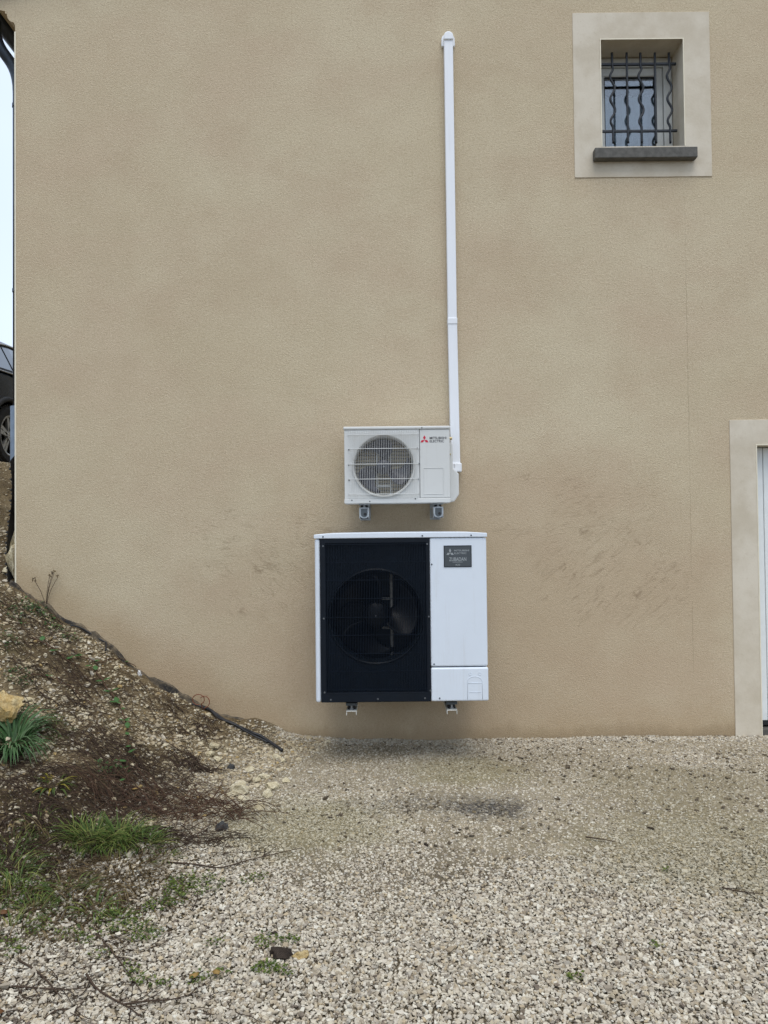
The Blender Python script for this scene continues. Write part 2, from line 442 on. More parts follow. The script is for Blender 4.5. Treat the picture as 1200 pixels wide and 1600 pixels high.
def ground_tint(t, c):
    """moss, dirt, the charcoal stain and heat pump shade painted over yard soil and stones alike"""
    p = t.pos()
    for (u, v, sx, sy, col, st, sd) in ((470, 1290, .45, .35, lin(126, 120, 78), .38, 1), (725, 1205, .35, .25, lin(128, 120, 76), .38, 5),
                                        (1150, 1330, .7, .5, lin(124, 116, 78), .38, 9), (1060, 1225, .6, .3, lin(128, 118, 88), .36, 14),
                                        (640, 1185, 1.1, .34, lin(116, 104, 80), .22, 18)):  # last patch: ground shade below the heat pump, put into the tint
        g = G(u, v)
        c = t.mix(t.math('MULTIPLY', patch(t, g, sx, sy, .5, .5, sd), st), c, col)
    g = G(765, 1266); c = t.mix(t.math('MULTIPLY', patch(t, g, .2, .11, .6, 1.0, 31), t.rng(t.noise(p, 55, 3, .7), .35, .6, .15, .85)), c, lin(46, 46, 50))
    g = G(700, 1255); c = t.mix(t.math('MULTIPLY', patch(t, g, .42, .13, .6, .9, 41), t.rng(t.noise(p, 40, 3, .7), .35, .65, .0, .6)), c, lin(70, 68, 66))
    return c

def mat_ground():
    t = NT('ground_soil'); p = t.pos()
    at = t.n('ShaderNodeAttribute'); at.attribute_name = 'bank'; bank = at.outputs['Fac']
    yard = t.mix(t.rng(t.noise(p, 3, 5, .65), .3, .7), lin(150, 139, 116), lin(178, 167, 144))
    yard = t.mix(t.rng(t.noise(p, 60, 4, .7), .4, .7, 0, .7), yard, lin(120, 108, 88))
    yard = t.mix(t.rng(t.noise(p, 130, 3, .6), .62, .75, 0, .7), yard, lin(216, 206, 188))
    fines = t.rng(t.math('ADD', t.xyz(p)[1], t.math('MULTIPLY', t.math('SUBTRACT', t.noise(p, 1.3, 3), .5), 1.4)), 2.9, 3.6)
    yard = t.mix(fines, t.mix(t.noise(p, 30, 3), lin(78, 70, 56), lin(118, 107, 88)), yard)      # darker base under loose stones, pale fines where trodden
    yard = ground_tint(t, yard)
    soil = t.mix(t.rng(t.noise(p, 2.4, 5, .7), .3, .7), lin(92, 79, 58), lin(138, 122, 94))
    soil = t.mix(t.rng(t.noise(p, 22, 5, .7), .4, .72, 0, .8), soil, lin(72, 60, 44))
    soil = t.mix(t.rng(t.noise(p, 95, 4, .7), .58, .72, 0, .8), soil, lin(186, 172, 142))
    soil = t.mix(t.rng(t.noise(t.mapv(p, loc=(3, 7, 0)), 3.3, 4, .6), .55, .75, 0, .5), soil, lin(74, 72, 40))
    dark = (patch(t, G(100, 1360), .8, .5, .5, .5, 3), t.mix(t.rng(t.noise(p, 16, 4, .7), .35, .65), lin(58, 50, 34), lin(98, 84, 60)))
    c = t.mix(bank, yard, soil)
    c = t.mix(dark[0], c, dark[1])
    t.bump(t.math('ADD', t.noise(p, 45, 5, .7), t.math('MULTIPLY', t.noise(p, 160, 3, .6), .5)), .8, .02)
    return t.fin(c, .95, 0, .15)
M['ground'] = mat_ground()

def mat_stone(name, stops, yard):
    t = NT(name); p = t.pos()
    geo = t.n('ShaderNodeNewGeometry')
    c = t.ramp(geo.outputs['Random Per Island'], stops)
    c = t.mix(t.rng(t.noise(p, 130, 3, .6), .35, .7, 0, .35), c, lin(150, 140, 122))
    if yard: c = ground_tint(t, c)
    return t.fin(c, .85, 0, .25)
M['gravel'] = mat_stone('gravel_stones', [(0, lin(189, 180, 162)), (.16, lin(211, 203, 185)), (.3, lin(171, 159, 139)), (.42, lin(198, 190, 175)),
    (.54, lin(152, 142, 126)), (.64, lin(183, 170, 145)), (.74, lin(217, 212, 197)), (.84, lin(135, 126, 114)), (.93, lin(184, 167, 137)), (.98, lin(98, 87, 77))], True)
M['bank_stone'] = mat_stone('bank_stones', [(0, lin(181, 169, 139)), (.2, lin(199, 188, 163)), (.38, lin(151, 135, 106)), (.55, lin(171, 156, 127)),
    (.7, lin(127, 112, 87)), (.84, lin(205, 197, 179)), (.93, lin(100, 87, 67)), (.98, lin(165, 140, 90))], False)

M['litter'] = mat_stone('leaf_litter', [(0, lin(46, 38, 30)), (.5, lin(74, 62, 46)), (1, lin(96, 84, 60))], False)
def mat_rock(name, a, b, d):
    t = NT(name); p = t.pos()
    c = t.mix(t.rng(t.noise(p, 14, 5, .7), .3, .7), a, b)
    c = t.mix(t.rng(t.noise(p, 44, 5, .7), .5, .72, 0, .7), c, d)
    t.bump(t.noise(p, 60, 6, .7), .9, .02)
    return t.fin(c, .9, 0, .2)
M['rock_ochre'] = mat_rock('rock_ochre', lin(184, 152, 92), lin(206, 188, 144), lin(150, 114, 66))
M['rock_pale'] = mat_rock('rock_pale', lin(196, 182, 146), lin(222, 212, 184), lin(160, 142, 106))
M['rock_grey'] = mat_rock('rock_grey', lin(58, 59, 60), lin(84, 83, 80), lin(38, 38, 38))
M['rock_dark'] = mat_rock('charred_lump', lin(50, 42, 36), lin(70, 60, 52), lin(26, 22, 20))
M['rock_white'] = mat_rock('rock_white', lin(226, 226, 226), lin(240, 240, 238), lin(188, 186, 182))

def mat_leaf(name, a, b, c2, trans=.25):
    t = NT(name); geo = t.n('ShaderNodeNewGeometry')
    c = t.ramp(geo.outputs['Random Per Island'], [(0, a), (.55, b), (1, c2)])
    c = t.mix(t.rng(t.noise(t.pos(), 40, 3), .3, .7, 0, .3), c, a)
    t.fin(c, .55, 0, .3)
    tl = t.n('ShaderNodeBsdfTranslucent'); t.l(c, tl.inputs[0]); mx = t.n('ShaderNodeMixShader'); mx.inputs[0].default_value = trans
    t.l(t.b.outputs[0], mx.inputs[1]); t.l(tl.outputs[0], mx.inputs[2]); t.l(mx.outputs[0], t.out.inputs[0])
    return t.m
M['grass'] = mat_leaf('grass_green', lin(56, 78, 32), lin(86, 108, 46), lin(146, 142, 80))
M['strap'] = mat_leaf('strap_leaf', lin(44, 72, 38), lin(68, 100, 56), lin(112, 136, 98))
M['weed'] = mat_leaf('weed_green', lin(58, 74, 28), lin(84, 102, 38), lin(116, 128, 58))
M['yellowing'] = mat_leaf('yellowing_leaf', lin(52, 72, 28), lin(78, 92, 34), lin(166, 142, 50))
M['dead_grass'] = mat_leaf('dead_grass', lin(64, 52, 36), lin(94, 78, 52), lin(136, 118, 82))
M['bramble_leaf'] = mat_leaf('bramble_leaf', lin(44, 78, 42), lin(70, 108, 58), lin(96, 128, 74))
M['leaf_yellow'] = mat_leaf('fallen_leaf', lin(140, 106, 58), lin(160, 130, 74), lin(172, 148, 92))
M['leaf_brown'] = mat_leaf('brown_leaf', lin(92, 62, 40), lin(120, 84, 54), lin(140, 104, 70))
def mat_stem(name, a, b):
    t = NT(name); geo = t.n('ShaderNodeNewGeometry')
    c = t.mix(geo.outputs['Random Per Island'], a, b)
    return t.fin(t.mix(t.rng(t.noise(t.pos(), 70, 3), .35, .7, 0, .5), c, a), .8, 0, .2)
M['stem_red'] = mat_stem('stem_red', lin(64, 46, 37), lin(100, 78, 60))
M['stem_dark'] = mat_stem('stem_dark', lin(48, 38, 32), lin(86, 70, 56))

# ================================================================== GROUND
def build_ground():
    def axis(a, b, st, far):
        mid = np.arange(a, b + 1e-6, st)
        lo = a - np.array([.2, .5, 1, 2, 4, 8, 16, 40, 100, 250][:]); hi = b + np.array([.2, .5, 1, 2, 4, 8, 16, 40, 100, 250])
        return np.concatenate([lo[::-1], mid, hi])
    xs = axis(-5.2, 4.6, .05, 0); ys = axis(.8, 9.0, .05, 0)
    X, Y = np.meshgrid(xs, ys); Z = terrain(X, Y)
    # keep the soil out of the rooms: under the house it stays at floor depth
    ins = (X > -2.5) & (Y > WALL_Y + .12) & (X < 5.6) & (Y < 12.9); Z = np.where(ins, -.15, Z)
    nx, ny = len(xs), len(ys)
    v = np.stack([X, Y, Z], -1).reshape(-1, 3)
    i, j = np.meshgrid(np.arange(nx - 1), np.arange(ny - 1)); a = (j * nx + i).reshape(-1)
    f = np.stack([a, a + 1, a + nx + 1, a + nx], -1)
    me = bpy.data.meshes.new('ground'); me.from_pydata(v.tolist(), [], f.tolist(), shade_flat=False)
    d = toe_d(X, Y) + .5 * (vnoise(X * 2, Y * 2, 9) - .5) + .25 * (vnoise(X * 7, Y * 7, 10) - .5)
    m = np.clip((d - .1) / .45, 0, 1).reshape(-1)
    at = me.attributes.new('bank', 'FLOAT', 'POINT'); at.data.foreach_set('value', m.astype(np.float32))
    me.materials.append(M['ground'])
    o = bpy.data.objects.new('ground', me); COL.objects.link(o)
    tag(o, 'gravel yard rising into a stony soil bank beside the house', kind='structure')
build_ground()

# icosahedron for angular chips
_p = (1 + 5 ** .5) / 2
ICO_V = np.array([(-1, _p, 0), (1, _p, 0), (-1, -_p, 0), (1, -_p, 0), (0, -1, _p), (0, 1, _p), (0, -1, -_p), (0, 1, -_p), (_p, 0, -1), (_p, 0, 1), (-_p, 0, -1), (-_p, 0, 1)]) / math.sqrt(1 + _p * _p)
ICO_F = np.array([(0, 11, 5), (0, 5, 1), (0, 1, 7), (0, 7, 10), (0, 10, 11), (1, 5, 9), (5, 11, 4), (11, 10, 2), (10, 7, 6), (7, 1, 8), (3, 9, 4), (3, 4, 2), (3, 2, 6), (3, 6, 8), (3, 8, 9), (4, 9, 5), (2, 4, 11), (6, 2, 10), (8, 6, 7), (9, 8, 1)])
CUBE_V = np.array([(x, y, z) for x in (-1, 1) for y in (-1, 1) for z in (-1, 1)]) * .72
CUBE_F = np.array([(0, 1, 3), (0, 3, 2), (4, 6, 7), (4, 7, 5), (0, 4, 5), (0, 5, 1), (2, 3, 7), (2, 7, 6), (0, 2, 6), (0, 6, 4), (1, 5, 7), (1, 7, 3)])
def chips(name, xyz, size, mat, label, flat=.55, tilt=.45, block=False):
    N = len(xyz); SV, SF_ = (CUBE_V, CUBE_F) if block else (ICO_V, ICO_F); nv, nf = len(SV), len(SF_)
    sx = size * RNG.uniform(.75, 1.3, N); sy = size * RNG.uniform(.6, 1.0, N); sz = size * RNG.uniform(flat * .7, flat * 1.25, N)
    k = 1.5 if block else 1
    v = SV[None] * (1 + RNG.normal(0, .17 * k, (N, nv, 1))) + RNG.normal(0, .09 * k, (N, nv, 3))
    v = v * (np.stack([sx, sy, sz], -1)[:, None, :] * .5)
    a = RNG.uniform(0, 6.283, N); ca, sa = np.cos(a)[:, None], np.sin(a)[:, None]
    tx = RNG.normal(0, tilt, N); ct, st = np.cos(tx)[:, None], np.sin(tx)[:, None]
    y = v[..., 1] * ct - v[..., 2] * st; z = v[..., 1] * st + v[..., 2] * ct; x = v[..., 0]
    X = x * ca - y * sa; Y = x * sa + y * ca
    v = np.stack([X, Y, z], -1) + xyz[:, None, :]
    f = (SF_[None] + (np.arange(N) * nv)[:, None, None]).reshape(-1)
    me = bpy.data.meshes.new(name)
    me.vertices.add(N * nv); me.vertices.foreach_set('co', v.astype(np.float32).reshape(-1))
    me.loops.add(len(f)); me.loops.foreach_set('vertex_index', f.astype(np.int32))
    me.polygons.add(N * nf); me.polygons.foreach_set('loop_start', np.arange(0, N * nf * 3, 3, dtype=np.int32))
    me.update(calc_edges=True); me.shade_flat()
    me.materials.append(M[mat])
    o = bpy.data.objects.new(name, me); COL.objects.link(o)
    return tag(o, label, 'gravel', kind='stuff')

def build_gravel():
    pts, szs = [], []
    def layer(step, x0, x1, y0, y1, smin, smax, keep, zoff):
        gx, gy = np.meshgrid(np.arange(x0, x1, step), np.arange(y0, y1, step))
        gx = gx.reshape(-1) + RNG.uniform(-.5, .5, gx.size) * step; gy = gy.reshape(-1) + RNG.uniform(-.5, .5, gy.size) * step
        d = toe_d(gx, gy) + .35 * (vnoise(gx * 2.2, gy * 2.2, 21) - .5)
        comp = np.clip((gy - 3.15 + 1.5 * (vnoise(gx * 1.1, gy * 1.1, 22) - .5)) / .7, 0, 1)       # trodden, finer zone towards the wall
        bare = np.clip((vnoise(gx * 2.6, gy * 2.6, 23) - .45) / .2, 0, 1)
        out = (np.abs(gx) > .56 * gy + .45) | (gy < 1.9)                       # outside the view: sparser
        pk = keep * (1 - .55 * comp * bare) * np.clip(1 - (d - .15) / .5, 0, 1) * np.where(out, .3, 1) * (1 - .55 * np.clip(1.25 - np.hypot((gx + 1.2) / .55, (gy - 2.95) / .35), 0, 1))
        ok = (RNG.uniform(0, 1, gx.size) < pk) & (gy < WALL_Y - .012)
        gx, gy, comp = gx[ok], gy[ok], comp[ok]
        s = RNG.uniform(smin, smax, gx.size) * (1 - .14 * comp) * np.where(RNG.uniform(0, 1, gx.size) < .03, 1.45, 1)
        z = terrain(gx, gy) + s * (RNG.uniform(-.05, .28, gx.size) - .12 * comp) + zoff * (1 - comp)
        pts.append(np.stack([gx, gy, z], -1)); szs.append(s)
    layer(.0098, -2.0, 3.0, 1.85, WALL_Y, .0085, .0175, .86, .004)
    layer(.0200, -1.9, 2.9, 1.85, WALL_Y, .012, .021, .35, .004)
    # stones heaped unevenly against the foot of the wall
    n = 5200; gx = RNG.uniform(-.75, 2.95, n); w = vnoise(gx * 5, gx * 0, 77); gy = WALL_Y - .012 - np.abs(RNG.normal(0, .035, n)); s = RNG.uniform(.009, .019, n)
    pts.append(np.stack([gx, gy, terrain(gx, gy) + s * .1 + .022 * w * np.exp(-(WALL_Y - gy) / .04) * RNG.uniform(0, 1, n)], -1)); szs.append(s)
    xyz = np.concatenate(pts); s = np.concatenate(szs)
    chips('gravel', xyz, s, 'gravel', 'pale crushed limestone gravel spread over the flat yard', .6, .55, True)
    return len(xyz)
NG = build_gravel()

def build_bank_stones():
    n = 210000
    x = RNG.uniform(-5.0, 0.2, n); y = RNG.uniform(1.9, 8.2, n)
    d = toe_d(x, y)
    vis = (-x < .54 * y + .25)
    dens = (.26 + .7 * np.clip((vnoise(x * 2.6, y * 2.6, 31) - .3) / .35, 0, 1)) * np.where(vis, 1, .15) * np.where(y > 5.6, .4, 1) * np.where((d < 1.2) & (y < 3.6), .45, 1)
    ok = (d > .12) & (d < 4.6) & ~((y > WALL_Y - .05) & (x > -2.62)) & (RNG.uniform(0, 1, n) < dens)
    x, y, d = x[ok], y[ok], d[ok]
    s = np.clip(RNG.lognormal(math.log(.0135), .45, len(x)), .005, .05)
    z = terrain(x, y) + s * .12
    chips('bank_stones', np.stack([x, y, z], -1), s, 'bank_stone', 'pale stone chips scattered over the brown soil bank', .5, .6)
    return len(x)
NB = build_bank_stones()
def build_litter():
    n = 9000; x = RNG.uniform(-1.2, 3.0, n); y = RNG.uniform(2.0, WALL_Y - .02, n)
    w = np.clip((vnoise(x * 1.8, y * 2.4, 61) - .35) / .4, 0, 1) * np.clip((y - 2.2) / 1.8, .12, 1)
    ok = (RNG.uniform(0, 1, n) < w * .5) & (toe_d(x, y) < .4); x, y = x[ok], y[ok]
    s = np.clip(RNG.lognormal(math.log(.011), .5, len(x)), .004, .035)
    chips('leaf_litter', np.stack([x, y, terrain(x, y) + .006], -1), s, 'litter', 'dark crumbs of leaf litter and bark on the trodden gravel', .3, .3, True)['category'] = 'litter'
build_litter()

# ================================================================== HOUSE
XL = P(24, 480, WALL_Y).x                   # left corner of the house
XR = 5.7
EAVE = 4.95
wl_, wr_ = P(937, 145, WALL_Y).x, P(1070, 145, WALL_Y).x
wt_, wb_ = P(1002, 60, WALL_Y).z, P(1008, 229, WALL_Y).z
gl_ = P(1185, 900, WALL_Y).x; gt_ = P(1190, 695, WALL_Y).z; gr_ = gl_ + 2.4
house = thing('house', 'beige rendered house with a barred window and a white garage door', 'house', (XL, WALL_Y, 0))
def HB(mb, name, mat, parent=house, **k):
    """build in world coordinates, then parent to the house Empty"""
    o = mb.build(name, mat, None, **k); o.parent = parent
    o.matrix_parent_inverse = Matrix.Translation(-house.location) if parent is house else o.matrix_parent_inverse
    return o

def front_wall():
    xs = [XL, wl_, wr_, gl_, gr_, XR]; zs = [-.4, -.2, gt_, wb_, wt_, EAVE + .1]
    mb = MB(); T = .24
    def hole(i, j):
        return (i == 1 and j == 3) or (i == 3 and j == 1)
    for i in range(5):
        for j in range(5):
            if hole(i, j): continue
            a, b, c, d = xs[i], xs[i + 1], zs[j], zs[j + 1]
            mb.add([(a, WALL_Y, c), (b, WALL_Y, c), (b, WALL_Y, d), (a, WALL_Y, d)], [(0, 1, 2, 3)])
            mb.add([(a, WALL_Y + T, c), (b, WALL_Y + T, c), (b, WALL_Y + T, d), (a, WALL_Y + T, d)], [(3, 2, 1, 0)])
    for (a, b, c, d) in ((wl_, wr_, wb_, wt_), (gl_, gr_, -.2, gt_)):
        for q in (((a, c), (a, d)), ((b, d), (b, c)), ((a, d), (b, d)), ((b, c), (a, c))):
            (x0, z0), (x1, z1) = q
            mb.add([(x0, WALL_Y, z0), (x1, WALL_Y, z1), (x1, WALL_Y + T, z1), (x0, WALL_Y + T, z0)], [(0, 1, 2, 3)])
    xm = (XL + XR) / 2; zt = EAVE + .1
    mb.add([(XL, WALL_Y, zt), (XR, WALL_Y, zt), (XR, WALL_Y, zt + .13), (xm, WALL_Y, zt + .3 * (xm - XL) + .13), (XL, WALL_Y, zt + .13)], [(0, 1, 2, 3, 4)])
    return mb
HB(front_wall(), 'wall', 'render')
for (x0, x1, y0, y1) in ((XL, XL + .24, WALL_Y + .241, 13), (XR - .24, XR, WALL_Y + .241, 13), (XL, XR, 13.001, 13.24)):
    HB(MB().box(x0, x1, y0, y1, -.4, EAVE + .12), 'wall', 'render')
# the side of the front wall's thickness
HB(MB().add([(XL, WALL_Y, -.4), (XL, WALL_Y + .241, -.4), (XL, WALL_Y + .241, EAVE + .1), (XL, WALL_Y, EAVE + .1)], [(3, 2, 1, 0)]), 'wall_return', 'render')
# moulded eaves cornice along the side wall, seen end-on at the corner
prof = [(0, 4.93)] + [(-.012 - .045 * math.sin(R(a)), 4.95 + .06 * (1 - math.cos(R(a)))) for a in range(0, 91, 15)] + \
       [(-.07, 5.012), (-.07, 5.03)] + [(-.07 - .08 * math.sin(R(a)), 5.03 + .07 * (1 - math.cos(R(a)))) for a in range(15, 91, 15)] + [(-.165, 5.1), (-.165, 5.16), (0, 5.16)]
HB(MB().prism([(XL - .001 + a, b + .07) for a, b in prof], WALL_Y, 13.2), 'cornice', 'render')
# roof: two slabs with a slight verge overhang
def roof():
    mb = MB(); xm = (XL + XR) / 2; z0 = EAVE + .33; th = .14
    for s, xe in ((1, XL - .2), (-1, XR + .2)):
        ze = z0 - .3 * .2; zr = z0 + .3 * (xm - XL)
        mb.prism([(xe, ze), (xm, zr), (xm, zr + th), (xe, ze + th)] if s > 0 else [(xm + .001, zr), (xe, ze), (xe, ze + th), (xm + .001, zr + th)], WALL_Y - .07, 13.3)
    return mb
HB(roof(), 'roof', 'roof_tile')
# corner beads
HB(MB().box(XL - .004, XL + .006, WALL_Y - .004, WALL_Y + .004, .9, EAVE + .0), 'corner_bead', 'bead')
# gutter + downpipe on the side wall
gx, gz = XL - .215, EAVE + .225
gm = MB(); n = 14
for y in (WALL_Y - .02, 13.2):
    for rr in (.062, .056):
        for i in range(n + 1):
            a = math.pi + math.pi * i / n
            gm.v.append((gx + rr * math.cos(a), y, gz + rr * math.sin(a)))
k = n + 1
for i in range(n):
    gm.f += [(i, i + 1, 2 * k + i + 1, 2 * k + i), (k + i, k + i + 1, 3 * k + i + 1, 3 * k + i), (i, i + 1, k + i + 1, k + i)]
gm.f.append(tuple(range(k, 2 * k)))
for i in (0, n): gm.f.append((i, k + i, 3 * k + i, 2 * k + i))
HB(gm, 'gutter', 'zinc_dark')
dpx, dpy = XL - .084, WALL_Y + .22
dp = MB()
sw = []
p0, p1, p2, p3 = Vector((gx, dpy - .08, gz - .05)), Vector((gx - .01, dpy - .08, gz - .33)), Vector((dpx, dpy, 4.95)), Vector((dpx, dpy, 4.64))
for i in range(15):
    t = i / 14; sw.append(p0 * (1 - t) ** 3 + p1 * 3 * t * (1 - t) ** 2 + p2 * 3 * t * t * (1 - t) + p3 * t ** 3)
dp.tube(sw + [Vector((dpx, dpy, 2.3))], .04, 14)
o = HB(dp, 'downpipe', 'zinc_dark', smooth=True)
for z in (4.55, 3.2): HB(MB().cyl((dpx, dpy, z - .012), (dpx, dpy, z + .012), .0445, n=14).box(dpx + .035, XL + .01, dpy - .01, dpy + .01, z - .01, z + .01), 'pipe_collar', 'zinc_dark')
HB(MB().cyl((dpx - .002, dpy, 1.93), (dpx - .002, dpy, 2.36), .056, n=14), 'downpipe_sleeve', 'zinc_grey')

# --- window
def frame_plate(mb, x0, x1, z0, z1, hx0, hx1, hz0, hz1, y0, y1):
    mb.box(x0, hx0, y0, y1, z0, z1); mb.box(hx1, x1, y0, y1, z0, z1)
    mb.box(hx0, hx1, y0, y1, hz1, z1); mb.box(hx0, hx1, y0, y1, z0, hz0); return mb
def frame_solid(x0, x1, z0, z1, hx0, hx1, hz0, hz1, y0, y1):
    mb = MB(); o = [(x0, z0), (x1, z0), (x1, z1), (x0, z1)]; h = [(hx0, hz0), (hx1, hz0), (hx1, hz1), (hx0, hz1)]
    vs = [(x, y, z) for y in (y0, y1) for (x, z) in o + h]; fs = []
    for i in range(4):
        j = (i + 1) % 4
        fs += [(i, j, 4 + j, 4 + i), (8 + j, 8 + i, 12 + i, 12 + j), (4 + i, 4 + j, 12 + j, 12 + i), (j, i, 8 + i, 8 + j)]
    return mb.add(vs, fs)
so_l, so_r = P(896, 150, WALL_Y).x, P(1110, 150, WALL_Y).x
so_t, so_b = P(1000, 20, WALL_Y).z, P(1005, 277, WALL_Y).z
e = .004
HB(frame_solid(so_l, so_r, so_b, so_t, wl_ + e, wr_ - e, wb_ + .0, wt_ - e, WALL_Y - .006, WALL_Y + .205), 'window_surround', 'plaster', bevel=.002)
bd = MB()
bw = .007
bd.box(wl_ + e, wl_ + e + bw, WALL_Y - .0085, WALL_Y - .0062, wb_, wt_ - e).box(wr_ - e - bw, wr_ - e, WALL_Y - .0085, WALL_Y - .0062, wb_, wt_ - e).box(wl_ + e + bw, wr_ - e - bw, WALL_Y - .0085, WALL_Y - .0062, wt_ - e - bw, wt_ - e)
bd2 = MB()
HB(bd, 'corner_bead', 'bead')
sl, sr = P(929.5, 238, WALL_Y - .06).x, P(1090, 238, WALL_Y - .06).x
sz1, sz0 = P(1010, 230, WALL_Y - .06).z, P(1010, 246.5, WALL_Y - .06).z
sill = MB().prism([(WALL_Y - .065, sz0), (WALL_Y + .0, sz0 + .004), (WALL_Y + .2, sz0 + .02), (WALL_Y + .2, sz1 + .015), (WALL_Y - .065, sz1)], wl_ + .005, wr_ - .005, 'X')
sill = MB().box(sl, sr, WALL_Y - .065, WALL_Y - .007, sz0, sz1).box(wl_ + .006, wr_ - .006, WALL_Y - .0069, WALL_Y + .2, sz0 + .02, sz1 - .001)
HB(sill, 'window_sill', 'sill', bevel=.005)
window = thing('window', None, None); del_keys = None
window.parent = house
WY = WALL_Y + .2
fl, fr_, ft, fb = wl_ + .006, wr_ - .006, wt_ - .006, wb_ + .002
hl, hr, ht, hb = fl + .055, fr_ - .06, ft - .065, fb + .05
def WB(mb, name, mat, **k):
    o = mb.build(name, mat, None, **k); o.parent = window; o.matrix_parent_inverse = Matrix.Translation(-house.location); return o
WB(frame_solid(fl, fr_, fb, ft, hl, hr, hb, ht, WY + .006, WY + .07), 'frame', 'pvc_frame', bevel=.004)
gl0, gl1, gz0, gz1 = hl + .04, hr - .055, hb + .055, ht - .062
WB(frame_solid(hl + .002, hr - .002, hb + .002, ht - .002, gl0, gl1, gz0, gz1, WY + .02, WY + .065), 'sash', 'pvc_frame', bevel=.006)
WB(frame_solid(gl0 + .0005, gl1 - .0005, gz0 + .0005, gz1 - .0005, gl0 + .006, gl1 - .006, gz0 + .006, gz1 - .006, WY + .027, WY + .04), 'gasket', 'gasket')
WB(MB().box(gl0 + .001, gl1 - .001, WY + .032, WY + .036, gz0 + .001, gz1 - .001), 'glass_pane', 'glass')
# wrought-iron grille
grille = thing('window_grille', None, None); grille.parent = house
GY = WALL_Y + .09
def GB(mb, name, **k):
    o = mb.build(name, 'iron', None, **k); o.parent = grille; o.matrix_parent_inverse = Matrix.Translation(-house.location); return o
rt, rb = P(1000, 100, GY).z, P(1000, 204.5, GY).z
for z in (rt, rb): GB(MB().box(wl_ + .005, wr_ - .02, GY - .004, GY + .012, z - .008, z + .008), 'rail', bevel=.002)
for i, u in enumerate((957, 980, 1001.5, 1024, 1046)):
    x = P(u, 150, GY).x
    zt, zb = P(u, 83, GY).z, P(u, 224, GY).z
    path = []
    for q in range(41):
        z = zb + (zt - zb) * q / 40
        dx = 0
        if i in (0, 2, 4) and rb + .02 < z < rt - .02:
            s = (z - rb) / (rt - rb)
            dx = -.0165 * math.cos(2 * math.pi * (s - .81) / .335) * min(1, s * 9, (1 - s) * 9)
        path.append((x + dx, GY - .002, z))
    GB(MB().tube(path, .0085, 8), 'bar', smooth=True)
# dark room behind the window and its curtain
rm = MB(); rx0, rx1, ry0, ry1, rz0, rz1 = wl_ - .6, wr_ + .6, WALL_Y + .245, WALL_Y + 2.2, wb_ - .9, wt_ + .12
rm.box(rx0, rx1, ry1, ry1 + .05, rz0, rz1).box(rx0, rx1, ry0, ry1, rz0 - .05, rz0).box(rx0 - .05, rx0, ry0, ry1, rz0, rz1).box(rx1, rx1 + .05, ry0, ry1, rz0, rz1).box(rx0, rx1, ry0, ry1, rz1, rz1 + .05)
HB(rm, 'room_lining', 'interior')
cu = MB(); nn = 60; cz0, cz1 = wb_ + .03, wt_ - .2
for i in range(nn + 1):
    x = wl_ + .02 + (wr_ - wl_ - .04) * i / nn; y = WALL_Y + .36 + .012 * math.sin(i * .9) + .006 * math.sin(i * 2.3)
    cu.v += [(x, y, cz0), (x, y, cz1)]
for i in range(nn): cu.f.append((2 * i, 2 * i + 2, 2 * i + 3, 2 * i + 1))
co = cu.build('net_curtain', 'curtain', smooth=True); md = co.modifiers.new('thick', 'SOLIDIFY'); md.thickness = .002
tag(co, 'pale grey curtain hanging behind the barred window pane', 'curtain')

# --- garage door
gs_l = P(1144, 900, WALL_Y).x; gs_t = P(1170, 656, WALL_Y).z
sm = MB()
vs = []
y0, y1 = WALL_Y - .006, WALL_Y + .16
pts = [(gs_l, -.1), (gl_ + e, -.1), (gl_ + e, gt_ - e), (gr_ - e, gt_ - e), (gr_ - e, -.1), (gr_ + .19, -.1), (gr_ + .19, gs_t), (gs_l, gs_t)]
HB(MB().prism(pts, y0, y1), 'door_surround', 'plaster', bevel=.002)
HB(MB().box(gl_ + e - .007, gl_ + e + .0, WALL_Y - .0085, WALL_Y - .0062, .0, gt_ - e).box(gl_ + e - .007, gr_, WALL_Y - .0085, WALL_Y - .0062, gt_ - e + .0003, gt_ - e + .007), 'corner_bead', 'bead')
gdoor = thing('garage_door', None, None); gdoor.parent = house
DY = WALL_Y + .105
def DB(mb, name, mat, **k):
    o = mb.build(name, mat, None, **k); o.parent = gdoor; o.matrix_parent_inverse = Matrix.Translation(-house.location); return o
db_z = P(1195, 1126, DY).z
DB(MB().box(gl_ + .006, gr_ - .006, DY + .014, DY + .05, db_z, gt_ - .006), 'door_leaf', 'door_white')
pw = .095; x = gl_ + .008; first = None
while x + pw < gr_ - .006:
    if first is None:
        first = DB(MB().box(0, pw - .004, DY, DY + .0135, db_z + .002, gt_ - .01), 'panel', 'door_white', bevel=.004); first.location.x = x
    else:
        c = first.copy(); COL.objects.link(c); c.location.x = x
    x += pw
DB(MB().box(gl_ + .006, gr_ - .006, DY + .002, DY + .045, db_z - .03, db_z - .0005), 'bottom_seal', 'rubber')
DB(MB().box(gl_ + .004, gr_ - .004, WALL_Y + .03, WALL_Y + .17, -.1, db_z - .045), 'threshold', 'sill')

